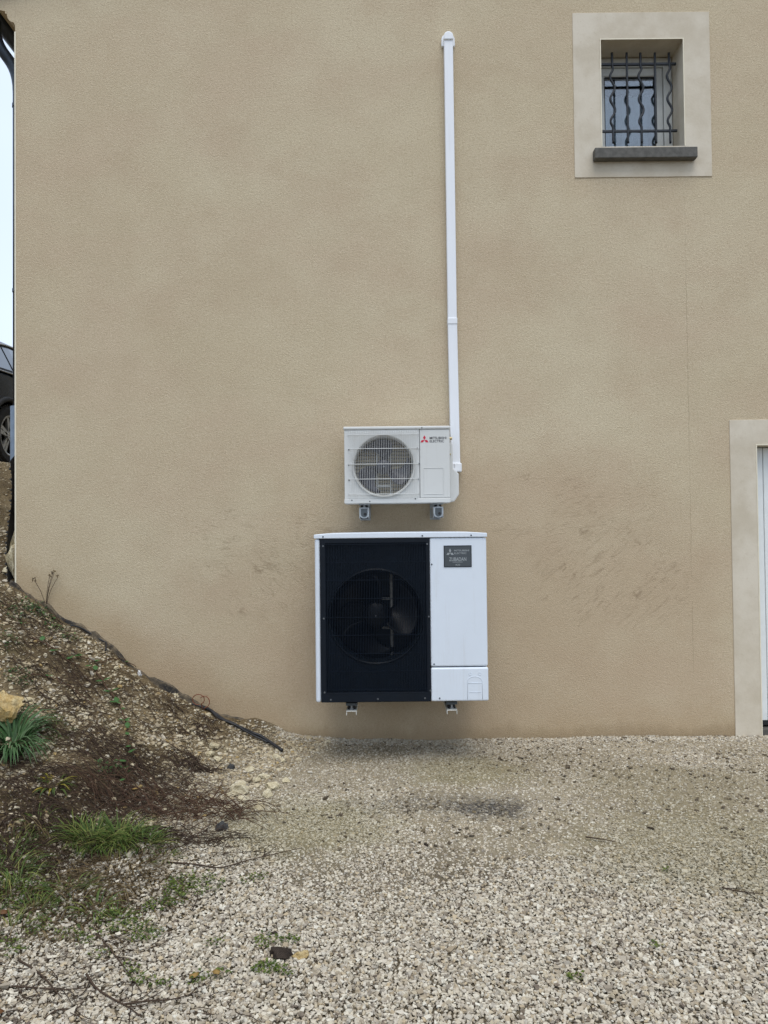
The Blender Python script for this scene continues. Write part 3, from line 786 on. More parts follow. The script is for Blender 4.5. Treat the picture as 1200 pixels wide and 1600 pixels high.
# ================================================================== CABLE TRUNKING
tk0, tk1, tk2 = P(700.3, 62, WALL_Y - .03), P(706.5, 503, WALL_Y - .03), P(711.5, 728, WALL_Y - .03)
trunk = thing('cable_trunking', 'long white plastic pipe trunking running up the beige wall', 'trunking', (tk2.x, WALL_Y, tk2.z))
def trunk_piece(a, b, w, dep, name, mat='white_trunk', bevel=.006):
    d = (b - a); L = math.hypot(d.x, d.z); an = math.atan2(d.x, d.z)
    mb = MB().box(-w / 2, w / 2, -dep, -.003, 0, L)
    o = mb.build(name, mat, trunk, bevel=bevel, seg=3)
    o.location = (a.x - tk2.x, 0, a.z - tk2.z); o.rotation_euler = (0, an, 0); return o
trunk_piece(tk1, tk0, .062, .055, 'channel'); trunk_piece(tk2, tk1, .064, .057, 'channel')
dv = (tk0 - tk1).normalized()
trunk_piece(tk1 - dv * .022, tk1 + dv * .022, .068, .061, 'coupler', bevel=.005)
cap = MB(); w = .094
arc = [(w / 2 * math.cos(R(a)), w / 2 * math.sin(R(a))) for a in range(0, 181, 12)]
cap.prism([(-w / 2, -.045), (w / 2, -.045)] + arc, -.022, -.0035)
o = cap.build('end_flange', 'white_trunk', trunk, bevel=.005, seg=3); o.location = (tk0.x - tk2.x, 0, tk0.z - tk2.z + .005)
cap = MB(); w = .066
arc = [(w / 2 * math.cos(R(a)), w / 2 * math.sin(R(a)) + .004) for a in range(0, 181, 12)]
cap.prism([(-w / 2, -.022), (w / 2, -.022)] + arc, -.064, -.023)
o = cap.build('end_cap', 'white_trunk', trunk, bevel=.007, seg=3); o.location = (tk0.x - tk2.x, 0, tk0.z - tk2.z + .003)
o = MB().box(-.012, .04, -.075, -.004, -.045, .018).build('outlet_cap', 'white_trunk', trunk, bevel=.008, seg=3)
o = MB().box(-.05, .0, -.066, -.004, -.035, .02).build('outlet_elbow', 'white_trunk', trunk, bevel=.01, seg=3)

# ================================================================== SMALL AIR CONDITIONER
def screw(name, x, y, z, r, parent, mat):
    return MB().cyl((x, y, z), (x, y - .003, z), r, r * .8, 10).build(name, mat, parent)
SF = 4.752                                            # front plane
sA, sB = P(537.5, 726, SF), P(703.5, 726, SF); sT, sBt = P(620, 666, SF).z, P(620, 786, SF).z
SW, SH, SD = sB.x - sA.x, sT - sBt, .25
sm_u = thing('air_conditioner', 'small ivory outdoor air conditioner with white fan guard and red emblem', 'air conditioner', (sA.x, SF, sBt))
px = SW / 166.0                                       # metres per photo pixel on this front
def sx(c): return (c / 5.4545 + 520 - 537.5) * px      # from crop coordinates
def szc(c): return (786 - (c / 5.4545 + 640)) * SH / 120.0
fcx, fcz, frd = sx(434), szc(478), 48 * px
# casing: open front box
cs = MB()
plate_hole(cs, .004, sx(738), .03, SH - .022, fcx, fcz, frd, 0, .004)
cs.build('front_panel', 'ivory_paint', sm_u, bevel=.002)
bz = MB(); nb = 72
for (y, r) in ((-.012, frd + .004), (-.014, frd - .003), (.0, frd - .008), (.06, frd - .012), (.09, frd - .006)):
    for i in range(nb): a = 2 * math.pi * i / nb; bz.v.append((fcx + r * math.cos(a), y, fcz + r * math.sin(a)))
for j in range(4):
    for i in range(nb): bz.f.append((j * nb + i, j * nb + (i + 1) % nb, (j + 1) * nb + (i + 1) % nb, (j + 1) * nb + i))
bz.build('bellmouth', 'bezel', sm_u, smooth=True)
MB().box(.002, .016, .0045, SD, .03, SH - .022).build('side_panel', 'ivory_paint', sm_u, bevel=.004)
MB().box(sx(738) + .0025, SW - .001, -.001, SD, .03, SH - .022).build('service_panel', 'ivory_paint', sm_u, bevel=.006)
MB().box(-.003, SW + .003, -.008, SD + .004, SH - .021, SH).build('lid', 'ivory_paint', sm_u, bevel=.008, seg=3)
MB().box(.0, SW, -.003, SD, .0, .0295).build('base_pan', 'ivory_paint', sm_u, bevel=.004)
MB().box(.018, sx(730), SD - .03, SD - .012, .031, SH - .023).build('coil', 'fins', sm_u)
MB().box(.0165, sx(738), .005, SD - .04, .0305, .034).build('drain_floor', 'plate_dark', sm_u)
MB().box(sx(733), sx(737), .006, SD - .012, .035, SH - .023).build('divider', 'plate_dark', sm_u)
# raised rim panel on the service side
rp = frame_solid(sx(772), sx(945), szc(725), szc(497), sx(772) + .004, sx(945) - .004, szc(725) + .004, szc(497) - .004, -.0035, -.0012)
rp.build('label_rim', 'ivory_paint', sm_u, bevel=.001)
# fan
def fan(parent, cx, cz, y, r_hub, r_tip, nbl, mat, hubmat, sweep=72, twist=.07, a0=0, depth=.05):
    f = bpy.data.objects.new('fan', None); COL.objects.link(f); f.parent = parent; f.location = (cx, y, cz)
    h = MB(); prof = [(0, -.012), (r_hub * .5, -.011), (r_hub * .9, -.004), (r_hub, .004), (r_hub, depth)]
    n = 28
    for (r, yy) in prof:
        for i in range(n): a = 2 * math.pi * i / n; h.v.append((max(r, .001) * math.cos(a), yy, max(r, .001) * math.sin(a)))
    for j in range(len(prof) - 1):
        for i in range(n): h.f.append((j * n + i, j * n + (i + 1) % n, (j + 1) * n + (i + 1) % n, (j + 1) * n + i))
    hb = h.build('hub', hubmat, f, smooth=True)
    MB().cyl((0, -.012, 0), (0, -.022, 0), .006, .005, 8).build('shaft_nut', 'steel', f)
    for b in range(nbl):
        m = MB(); nr, na = 8, 12
        for i in range(nr + 1):
            t = i / nr; r = r_hub * .96 + (r_tip - r_hub * .96) * t
            sp = R(sweep) * (.75 + .45 * t); lead = R(26) * t * t
            for j in range(na + 1):
                s = j / na; a = R(a0) + 2 * math.pi * b / nbl + lead + sp * (s - .5)
                ed = 1 - .06 * (2 * s - 1) ** 4 * t
                m.v.append((r * ed * math.cos(a), depth * .4 + twist * (s - .5) + .012 * math.sin(s * math.pi), r * ed * math.sin(a)))
        for i in range(nr):
            for j in range(na):
                q = i * (na + 1) + j; m.f.append((q, q + 1, q + na + 2, q + na + 1))
        bo = m.build('blade', mat, f, smooth=True); md = bo.modifiers.new('thick', 'SOLIDIFY'); md.thickness = .004
    return f
fan(sm_u, fcx, fcz, .055, .05, frd - .018, 3, 'fan_grey', 'fan_grey', 58, .05, 322)
ms = MB().box(fcx - .05, fcx - .04, .135, .15, .036, SH - .03).box(fcx + .04, fcx + .05, .135, .15, .036, SH - .03)
ms.cyl((fcx, .12, fcz), (fcx, .18, fcz), .045, .045, 18)
ms.box(fcx - .05, fcx + .05, .136, .149, fcz - .13, fcz - .115)
ms.build('motor_support', 'bezel', sm_u)
# wire guard
gw = MB(); gx0, gx1, gzb, gzt = sx(140), sx(722), szc(742), szc(176)
nw = 38
for i in range(nw + 1):
    x = gx0 + .006 + (gx1 - gx0 - .012) * i / nw
    gw.tube([(x, -.004, gzt - .002), (x, -.02, gzt - .016), (x, -.02, gzb + .016), (x, -.004, gzb + .002)], .00105, 5)
o = gw.build('guard_wires', 'ivory_paint', sm_u); tag(o, kind='stuff')
for c in (215, 334, 465, 592, 720):
    z = szc(c); MB().tube([(gx0 - .006, -.002, z), (gx0 + .002, -.0235, z), (gx1 - .002, -.0235, z), (gx1 + .008, -.002, z)], .0023, 6).build('guard_rail', 'ivory_paint', sm_u, smooth=True)
for (c, d) in ((137, 337), (135, 467), (138, 598), (720, 330), (735, 463), (728, 592)): screw('screw', sx(c), -.001, szc(d), .0045, sm_u, 'screw')
for (c, d) in ((160, 770), (312, 780), (700, 762)): screw('screw', sx(c), -.002, szc(d), .0045, sm_u, 'screw_dark')
screw('screw', sx(762), -.009, SH - .013, .0045, sm_u, 'screw_dark')
# valve cover on the right flank
vc = [(SW, szc(270)), (SW + .022, szc(285)), (SW + .024, szc(500)), (SW + .062, szc(545)), (SW + .062, szc(725)), (SW + .03, szc(785)), (SW, szc(785))]
MB().prism([(a + .0005, b) for a, b in vc], .075, .225).build('valve_cover', 'ivory_paint', sm_u, bevel=.006)
MB().cyl((SW, .07, szc(240)), (SW + .02, .07, szc(240)), .011, .009, 12).build('service_valve', 'brass', sm_u)
MB().cyl((SW, .068, szc(378)), (SW + .01, .068, szc(378)), .007, .006, 10).build('service_valve', 'brass', sm_u)
MB().cyl((SW + .04, .15, szc(520)), (SW + .052, .29, szc(500)), .018, .018, 10).build('pipe_stub', 'white_trunk', sm_u)
three_diamonds(sx(783), szc(262), 40 / 5.4545 * px, -.0012, 'emblem_red', sm_u)
lettering('lettering', 'MITSUBISHI', sx(828), sx(970), szc(256), 21 / 5.4545 * px, -.0015, 'letter_dark', sm_u)
lettering('lettering', 'ELECTRIC', sx(828), sx(950), szc(283), 21 / 5.4545 * px, -.0015, 'letter_dark', sm_u)

# ================================================================== HEAT PUMP
HF = 4.51
hA, hB_ = P(492.5, 965, HF), P(761.5, 965, HF); hz0, hz1 = P(627, 1096.5, HF).z, P(627, 831.5, HF).z
HW, HH, HD = hB_.x - hA.x, hz1 - hz0, .47
hp = thing('heat_pump', 'large white heat pump with black fan grille on wall brackets', 'heat pump', (hA.x, HF, hz0))
hpx = HW / 269.0
def bx_(c): return (c / 3.75 + 470 - 492.5) * hpx
def bz_(c): return (1096.5 - (c / 3.75 + 810)) * HH / 265.0
bl, br = bx_(116), bx_(757)
lidz = bz_(114)
ccx, ccz, crd = bx_(441), bz_(578), 73 * hpx
MB().box(0, bl - .0015, .0, HD, .0, lidz - .002).build('side_panel', 'white_paint', hp, bevel=.012, seg=3)
MB().box(br + .002, HW, .0, HD, bz_(873) + .001, lidz - .002).build('service_panel', 'white_paint', hp, bevel=.01, seg=3)
MB().box(br + .002, HW + .002, -.004, HD, .0, bz_(878)).build('valve_panel', 'white_paint', hp, bevel=.01, seg=3)
# embossed knock-outs on the valve panel
kp = MB()
k0, k1, k2, k3 = bx_(972), bx_(1058), bz_(1062), bz_(930)
path = [(k0, -.0045, k2), (k0, -.0045, k3 - .03)] + [((k0 + k1) / 2 + (k1 - k0) / 2 * math.cos(R(a)), -.0045, k3 - .03 + .03 * math.sin(R(a))) for a in range(165, 0, -15)] + [(k1, -.0045, k3 - .03), (k1, -.0045, k2)]
kp.tube(path, .0016, 5)
kp.tube([(k0, -.0045, bz_(968)), (k1, -.0045, bz_(968))], .0014, 5).tube([(k0 + .01, -.0045, bz_(1022)), (k1 - .01, -.0045, bz_(1022))], .0014, 5)
for c in (988, 1043): kp.tube([(bx_(c) + .009 * math.cos(R(a)), -.0045, bz_(915) + .009 * math.sin(R(a))) for a in range(0, 360, 30)], .0014, 5, closed=True)
kp.build('knock_out', 'white_paint', hp, smooth=True)
# lid with a shallow domed top
ld = MB(); dome = []
for i in range(13):
    t = i / 12; dome.append((-.004 + (HW + .008) * t, HH - .01 + .01 * math.sin(math.pi * min(max(t * 1.0, 0), 1)) ** .35))
ld.prism([(-.004, lidz)] + [(a, b) for a, b in dome] + [(HW + .004, lidz)], -.008, HD + .004)
ld.build('lid', 'white_paint', hp, bevel=.004, seg=2)
for c in (135, 717, 1003): screw('screw', bx_(c), -.0085, bz_(103), .005, hp, 'screw_dark')
for c, d in ((768, 272), (775, 857)): screw('screw', bx_(c) + .003, -.0005, bz_(d), .005, hp, 'screw_dark')
screw('screw', bx_(808), -.0045, bz_(1055), .005, hp, 'screw_dark')
# black front: frame border, recessed plate with the round opening
bf = frame_solid(bl, br, .0, lidz - .002, bl + .032, br - .02, .06, lidz - .03, -.004, .03)
bf.build('grille_frame', 'black_plastic', hp, bevel=.003)
pb = MB(); plate_hole(pb, bl + .0005, br - .0005, .0, lidz - .003, ccx, ccz, crd, .0305, .036, 96)
pb.build('fan_plate', 'black_plate', hp)
bz = MB(); nb = 96
for (y, r) in ((.0302, crd + .012), (.022, crd + .007), (.021, crd), (.03, crd - .006), (.07, crd - .012), (.14, crd - .012)):
    for i in range(nb): a = 2 * math.pi * i / nb; bz.v.append((ccx + r * math.cos(a), y, ccz + r * math.sin(a)))
for j in range(5):
    for i in range(nb): bz.f.append((j * nb + i, j * nb + (i + 1) % nb, (j + 1) * nb + (i + 1) % nb, (j + 1) * nb + i))
bz.build('bellmouth', 'black_bell', hp, smooth=True)
MB().box(br - .004, br + .0015, .04, HD - .01, .01, lidz - .005).build('divider', 'black_inside', hp)
MB().box(bl + .002, br - .005, HD - .06, HD - .015, .02, lidz - .01).build('coil', 'fins_dark', hp)
MB().box(bl - .0014, br - .006, .037, HD - .065, .002, .014).build('base_pan', 'black_inside', hp)
MB().box(bl - .0014, br - .006, .037, HD - .065, lidz - .016, lidz - .004).build('top_lining', 'black_inside', hp)
MB().box(bl - .0012, bl + .006, .037, HD - .065, .016, lidz - .018).build('inner_lining', 'black_inside', hp)
fan(hp, ccx, ccz, .075, .082, crd - .02, 3, 'fan_dark', 'fan_dark', 78, .1, 350, .09)
mp = MB()
xb = bx_(533)
mp.box(xb - .008, xb + .01, .2, .225, .03, lidz - .03)
mp.box(xb - .06, xb + .01, .199, .224, ccz + .085, ccz + .1).box(xb - .06, xb + .01, .199, .224, ccz - .1, ccz - .085)
mp.build('motor_support', 'tan_support', hp)
MB().cyl((ccx, .17, ccz), (ccx, .24, ccz), .06, .06, 20).build('motor', 'black_inside', hp)
gw = MB(); g0, g1, gb, gt = bl + .03, br - .018, .052, lidz - .024
nw = 62
for i in range(nw + 1):
    x = g0 + .003 + (g1 - g0 - .006) * i / nw
    gw.box(x - .0015, x + .0015, -.006, .006, gb, gt)
o = gw.build('grille_slats', 'black_wire', hp); tag(o, kind='stuff')
for c in (150, 255, 360, 468, 578, 682, 790, 893, 1000):
    z = bz_(c); MB().box(g0, g1, -.0085, -.0062, z - .0014, z + .0014).build('grille_rail', 'black_wire', hp)
for c, d in ((134, 158), (745, 152), (135, 583), (750, 578), (136, 1015), (755, 1010), (172, 1058), (447, 1056), (722, 1054)):
    screw('screw', bx_(c), -.0045, bz_(d), .006, hp, 'screw')
# hand grips on the flanks
for x in (-.006, HW + .001): MB().box(x, x + .006, .12, .22, bz_(580), bz_(515)).build('hand_grip', 'white_paint', hp, bevel=.002)
MB().box(.06, HW - .06, .12, HD - .01, -.012, -.001).build('base_rail', 'black_inside', hp)
# name plate
npl = MB().box(bx_(842), bx_(1005), -.003, -.0003, bz_(289), bz_(162)).build('name_plate', 'plate_dark', hp, bevel=.001)
pr = frame_solid(bx_(842), bx_(1005), bz_(289), bz_(162), bx_(846), bx_(1001), bz_(285), bz_(166), -.0036, -.0031); pr.build('plate_rim', 'black_plastic', npl)
three_diamonds(bx_(879), bz_(205), 25 / 3.75 * hpx, -.0031, 'plate_letter', npl)
lettering('lettering', 'MITSUBISHI', bx_(903), bx_(990), bz_(197), 10 / 3.75 * hpx, -.0032, 'plate_letter', npl)
lettering('lettering', 'ELECTRIC', bx_(903), bx_(975), bz_(213), 10 / 3.75 * hpx, -.0032, 'plate_letter', npl)
lettering('lettering', 'ZUBADAN', bx_(873), bx_(974), bz_(254), 22 / 3.75 * hpx, -.0032, 'plate_letter', npl)
MB().box(bx_(893), bx_(952), -.0038, -.0031, bz_(261), bz_(258.5)).build('underline', 'plate_letter', npl)
lettering('lettering', 'R32', bx_(911), bx_(937), bz_(281), 10 / 3.75 * hpx, -.0032, 'plate_letter', npl)

# ================================================================== WALL BRACKETS
def bracket(x, zt, yf, w, h, mat, label, group, puck, endcap):
    """cantilever arm: channel with its open side down, rubber buffer and bolt under the unit's foot, upright on the wall"""
    b = thing('wall_bracket', label, 'bracket', (x, WALL_Y, zt - puck), group)
    L = WALL_Y - yf; t = .003
    arm = MB()
    for s in (-1, 1):
        x0, x1 = (s * w / 2 - t, s * w / 2) if s > 0 else (-w / 2, -w / 2 + t)
        arm.prism([(-L, -t), (-L, -h), (-.006, -h), (-.006, -t)], x0, x1, 'X')
    arm.box(-w / 2, w / 2, -L - .001, -.006, -t + .0001, 0)
    arm.build('arm', mat, b)
    MB().box(-w / 2 - .004, w / 2 + .004, -.0055, -.001, -h * 1.15, .16).build('upright', mat, b, bevel=.001)
    MB().cyl((0, -L + .055, 0), (0, -L + .055, puck * .62), w * .42, w * .36, 16).build('rubber_buffer', 'rubber', b)
    MB().box(-w * .55, w * .55, -L + .015, -L + .1, puck * .63, puck - .002).build('foot_plate', 'plate_dark' if not endcap else 'galvanised', b, bevel=.001)
    MB().cyl((0, -L + .028, puck * .2), (0, -L + .028, puck * .62), .006, .006, 6).cyl((0, -L + .028, .0005), (0, -L + .028, puck * .2), .011, .011, 6).build('bolt', 'steel', b)
    if endcap:
        def pl(k): return [(-w / 2 * k, -.004)] + [(w / 2 * k * math.cos(R(a)), -h * .62 + h * .36 * k * math.sin(R(a))) for a in range(180, 361, 15)] + [(w / 2 * k, -.004)]
        MB().prism(pl(1.04), -L - .004, -L + .01).build('end_cap', 'galvanised', b, bevel=.002)
        MB().prism([(x * .8, z * .9 - .004) for x, z in pl(.86)], -L - .007, -L - .0045).build('end_plug', 'plate_dark', b, bevel=.001)
        MB().cyl((.006, -L - .0072, -h * .62), (.006, -L - .009, -h * .62), .009, .009, 12).build('plug_hole', 'rubber', b)
    return b
for u, near in ((549, 'fan grille'), (706.5, 'white service panel')):
    q = P(u, 1110, HF + .02)
    bracket(q.x, hz0 - .012, HF + .02, .062, .026, 'coated_white', 'pale channel bracket under the large heat pump beneath its ' + near, 'brackets under the heat pump', .046, False)
for u, near in ((569, 'fan guard'), (685, 'lettered panel')):
    q = P(u, 795, SF + .03)
    bracket(q.x, sBt, SF + .03, .062, .07, 'galvanised', 'galvanised bracket under the small air conditioner beneath its ' + near, 'brackets under the air conditioner', .026, True)

# ================================================================== CAR ON THE UPPER DRIVE
def build_car():
    car = thing('parked_car', 'dark grey car parked on the upper drive past the house corner', 'car', (-4.92, 9.28, 2.155))
    W = .9
    # stations: y (rear is -), sill z, belt z, half width
    st = [(-2.12, .5, .84, .62), (-2.05, .36, .95, .76), (-1.85, .28, 1.02, .85), (-1.3, .24, 1.04, .895), (-.4, .22, 1.03, .9), (.6, .22, 1.0, .9), (1.15, .24, .96, .89), (1.75, .26, .88, .85), (2.1, .32, .78, .74), (2.2, .42, .68, .58)]
    mb = MB(); rows = []
    for (y, a, b, w) in st:
        sec = [(0, a), (w * .86, a), (w * .97, a + .07), (w, a + (b - a) * .42), (w * .992, a + (b - a) * .66), (w * .965, a + (b - a) * .93), (w * .9, b), (0, b + .03)]
        sec = sec + [(-p, q) for p, q in sec[-2:0:-1]]
        rows.append([(p, y, q) for p, q in sec])
    n = len(rows[0])
    for r in rows: mb.v += r
    for i in range(len(rows) - 1):
        for j in range(n): mb.f.append((i * n + j, i * n + (j + 1) % n, (i + 1) * n + (j + 1) % n, (i + 1) * n + j))
    mb.f.append(tuple(range(n))); mb.f.append(tuple((len(rows) - 1) * n + j for j in range(n - 1, -1, -1)))
    body = mb.build('body', 'car_paint', car)
    cut = MB()
    for y in (-1.28, 1.33):
        cut.cyl((.6, y, .335), (1.1, y, .335), .385, .385, 40); cut.cyl((-.6, y, .335), (-1.1, y, .335), .385, .385, 40)
    co = cut.build('cutter', None); co.location = car.location
    md = body.modifiers.new('arch', 'BOOLEAN'); md.object = co; md.operation = 'DIFFERENCE'; md.solver = 'EXACT'
    bpy.context.view_layer.update()
    me = bpy.data.meshes.new_from_object(body.evaluated_get(bpy.context.evaluated_depsgraph_get()))
    body.modifiers.clear(); body.data = me; bpy.data.objects.remove(co)
    auto_smooth(body, 32)
    # greenhouse
    gs = [(-1.98, 1.0, 1.05, .70, .74), (-1.55, 1.02, 1.36, .66, .83), (-1.0, 1.03, 1.455, .65, .86), (-.2, 1.02, 1.475, .65, .87), (.4, 1.0, 1.43, .64, .86), (.75, .99, 1.26, .68, .84), (1.2, .95, .985, .74, .8)]
    gm = MB(); k = 6
    for (y, b, tp, wt, wb) in gs: gm.v += [(wb, y, b), (wt + (wb - wt) * .12, y, b + (tp - b) * .86), (wt * .9, y, tp), (-wt * .9, y, tp), (-(wt + (wb - wt) * .12), y, b + (tp - b) * .86), (-wb, y, b)]
    for i in range(len(gs) - 1):
        for j in range(k - 1): gm.f.append((i * k + j, i * k + j + 1, (i + 1) * k + j + 1, (i + 1) * k + j))
    g = gm.build('roof', 'car_paint', car); auto_smooth(g, 30)
    # side glass panes just proud of the pillars
    def side_pt(y, f, s, out):
        for i in range(len(gs) - 1):
            if gs[i][0] <= y <= gs[i + 1][0]:
                t = (y - gs[i][0]) / (gs[i + 1][0] - gs[i][0]); a = [gs[i][q] * (1 - t) + gs[i + 1][q] * t for q in range(5)]
                x0, z0, x1, z1 = a[4], a[1], a[3] + (a[4] - a[3]) * .12, a[1] + (a[2] - a[1]) * .86
                return (s * (x0 + (x1 - x0) * f + out), y, z0 + (z1 - z0) * f)
    for s in (-1, 1):
        for (ya, yb) in ((-1.68, -1.16), (-1.12, -.32), (-.24, .62)):
            m = MB(); ys = [ya + (yb - ya) * q / 6 for q in range(7)]
            for y in ys: m.v += [side_pt(y, .12, s, .006), side_pt(y, .9, s, .006)]
            for q in range(6): m.f.append((2 * q, 2 * q + 1, 2 * q + 3, 2 * q + 2))
            m.build('side_window', 'car_glass', car)
            m2 = MB()
            for y in ys: m2.v += [side_pt(y, .06, s, .003), side_pt(y, .96, s, .003)]
            for q in range(6): m2.f.append((2 * q, 2 * q + 1, 2 * q + 3, 2 * q + 2))
            m2.build('window_trim', 'car_trim', car)
        MB().tube([side_pt(-1.75 + .1 * q, .0, s, .008) for q in range(25)], .009, 6).build('belt_moulding', 'alloy', car, smooth=True)
        MB().tube([side_pt(-1.75 + .1 * q, 1.0, s, .012) for q in range(25)], .012, 6).build('roof_rail', 'alloy', car, smooth=True)
    m = MB(); m.add([(-.6, -1.97, 1.08), (.6, -1.97, 1.08), (.56, -1.6, 1.33), (-.56, -1.6, 1.33)], [(0, 1, 2, 3)])
    o = m.build('rear_window', 'car_glass', car); o.location = (0, -.012, .02)
    m = MB(); m.add([(-.66, 1.16, 1.03), (.66, 1.16, 1.03), (.58, .5, 1.41), (-.58, .5, 1.41)], [(0, 1, 2, 3)])
    o = m.build('windscreen', 'car_glass', car); o.location = (0, .02, .012)
    for s in (-1, 1):
        MB().box(min(s * .5, s * .8), max(s * .5, s * .8), -2.085, -1.98, .78, .92).build('tail_lamp', 'lamp_red', car, bevel=.02)
        MB().box(min(s * .45, s * .78), max(s * .45, s * .78), 1.98, 2.12, .6, .72).build('headlight', 'alloy', car, bevel=.02)
    MB().box(-.78, .78, -2.15, -1.95, .3, .5).build('rear_bumper', 'car_trim', car, bevel=.05, seg=3)
    for y in (-1.28, 1.33):
        for s in (-1, 1):
            wh = bpy.data.objects.new('wheel', None); COL.objects.link(wh); wh.parent = car; wh.location = (s * .78, y, .335)
            wh.rotation_euler = (0, 0, 0 if s > 0 else math.pi)
            t = MB(); pr = [(-.105, .225), (-.11, .29), (-.085, .328), (-.04, .335), (.04, .335), (.085, .328), (.11, .29), (.105, .225)]; n = 48
            for (x, r) in pr:
                for i in range(n): a = 2 * math.pi * i / n; t.v.append((x, r * math.cos(a), r * math.sin(a)))
            for q in range(len(pr) - 1):
                for i in range(n): t.f.append((q * n + i, q * n + (i + 1) % n, (q + 1) * n + (i + 1) % n, (q + 1) * n + i))
            for i in range(n):
                a = 2 * math.pi * (i + .5) / n; Mx = Matrix.Rotation(a, 4, 'X')
                for xx in (-.07, 0, .07): t.box(xx - .028, xx + .028, -.013, .013, .325, .338, Mx)
            t.build('tyre', 'tyre', wh)
            rm = MB()
            for (x0, r0, x1, r1) in ((.095, .225, .1, .205), (.1, .205, .02, .2), (.02, .2, .015, .02)):
                b = len(rm.v)
                for (x, r) in ((x0, r0), (x1, r1)):
                    for i in range(40): a = 2 * math.pi * i / 40; rm.v.append((x, r * math.cos(a), r * math.sin(a)))
                for i in range(40): rm.f.append((b + i, b + (i + 1) % 40, b + 40 + (i + 1) % 40, b + 40 + i))
            rm.build('rim_barrel', 'car_trim', wh)
            sp = MB()
            for q in range(5):
                for dd in (-.16, .16):
                    Mx = Matrix.Rotation(2 * math.pi * q / 5 + dd, 4, 'X'); sp.box(.06, .088, -.02, .02, .03, .212, Mx)
            sp.cyl((.06, 0, 0), (.095, 0, 0), .055, .05, 20)
            rr = [(.098, .228), (.104, .215), (.098, .2)]; b = len(sp.v)
            for (x, r) in rr:
                for i in range(40): a = 2 * math.pi * i / 40; sp.v.append((x, r * math.cos(a), r * math.sin(a)))
            for q in range(2):
                for i in range(40): sp.f.append((b + q * 40 + i, b + q * 40 + (i + 1) % 40, b + (q + 1) * 40 + (i + 1) % 40, b + (q + 1) * 40 + i))
            sp.build('rim', 'alloy', wh)
            ac = MB(); s0 = 1 if s > 0 else -1
            ac.tube([(s0 * .875, y + .395 * math.cos(R(a)), .335 + .395 * math.sin(R(a))) for a in range(-8, 189, 8)], .032, 6)
            ac.build('arch_trim', 'car_trim', car, smooth=True)
build_car()

# ================================================================== BANK FURNITURE: membrane, cables
def build_membrane():
    mb = MB(); us = np.linspace(0, 1, 90); pts = []
    x0, x1 = XL - .03, P(395, 1130, WALL_Y).x
    sec_prev = None
    for i, t in enumerate(us):
        x = x0 + (x1 - x0) * t; y = WALL_Y
        z = tz(x, WALL_Y - .06); w = .012 * math.sin(t * 23) + .008 * math.sin(t * 51)
        nn_ = float(vnoise(t * 37, 3.1, 8)) - .5; n2 = float(vnoise(t * 11, 1.7, 4)) - .5; out = .02 + .016 * nn_; top = z + .026 + .03 * nn_ + .03 * n2 - .03 * max(0, t - .75) * 4
        pts.append([(x, y - .0015, top + .004), (x, y - out, top - .002), (x, y - out - .014, z - .08), (x, y - .0015, z - .08)])
    for p in pts: mb.v += p
    for i in range(len(pts) - 1):
        for j in range(4): mb.f.append((4 * i + j, 4 * i + (j + 1) % 4, 4 * i + 4 + (j + 1) % 4, 4 * i + 4 + j))
    mb.f += [(0, 1, 2, 3), tuple(4 * (len(pts) - 1) + j for j in (3, 2, 1, 0))]
    o = mb.build('drainage_membrane', 'dusty_membrane'); tag(o, 'dark membrane edge running down the bank along the wall foot', 'membrane')
    # studded sheet standing free at the house corner
    nx, nz = 20, 26; m = MB()
    for j in range(nz + 1):
        for i in range(nx + 1):
            s = i / nx; f = j / nz
            y = WALL_Y + .03 + .5 * s; zt = 1.95 + .35 * s; zb = tz(XL - .1, y) - .05
            bulge = .03 + .05 * math.exp(-((s - .05) / .25) ** 2) * (.6 + .4 * math.sin(f * 6))
            m.v.append((XL - bulge, y, zb + (zt - zb) * f))
    for j in range(nz):
        for i in range(nx):
            q = j * (nx + 1) + i; m.f.append((q, q + 1, q + nx + 2, q + nx + 1))
    sheet = m.build('studded_membrane', 'membrane', smooth=True); tag(sheet, 'black studded drainage sheet standing at the house corner', 'membrane')
    st = MB()
    for j in range(24):
        for i in range(14):
            s = (i + .5 * (j % 2)) / 14; f = (j + .5) / 24
            y = WALL_Y + .03 + .5 * s; zt = 1.95 + .35 * s; zb = tz(XL - .1, y) - .05
            bulge = .03 + .05 * math.exp(-((s - .05) / .25) ** 2) * (.6 + .4 * math.sin(f * 6)); c = (XL - bulge, y, zb + (zt - zb) * f)
            st.cyl(c, (c[0] - .012, c[1], c[2]), .011, .006, 8)
    o = st.build('studs', 'membrane', sheet); tag(o, kind='stuff')
build_membrane()

def smooth_path(pts, n=6):
    pts = [Vector(p) for p in pts]; out = []
    for i in range(len(pts) - 1):
        a, b, c, d = pts[max(i - 1, 0)], pts[i], pts[i + 1], pts[min(i + 2, len(pts) - 1)]
        for q in range(n):
            t = q / n
            out.append(.5 * ((2 * b) + (c - a) * t + (2 * a - 5 * b + 4 * c - d) * t * t + (-a + 3 * b - 3 * c + d) * t ** 3))
    return out + [pts[-1]]
def ground_path(uv, lift=.01, n=6):
    p = smooth_path([G(u, v) for u, v in uv], n)
    return [Vector((q.x, q.y, max(q.z, tz(q.x, q.y)) + lift)) for q in p]
cb = thing('black_cable', 'black cable lying down the foot of the bank by the wall', 'cable', G(440, 1175))
def CB(mb, name, mat, root, **k):
    o = mb.build(name, mat, None, **k); o.parent = root; o.matrix_parent_inverse = Matrix.Translation(-root.location); return o
CB(MB().tube(ground_path([(297, 1090), (318, 1103), (338, 1121), (352, 1130), (372, 1139), (395, 1150), (415, 1160), (441, 1177)], .016), .0105, 8), 'sheath', 'cable', cb, smooth=True)
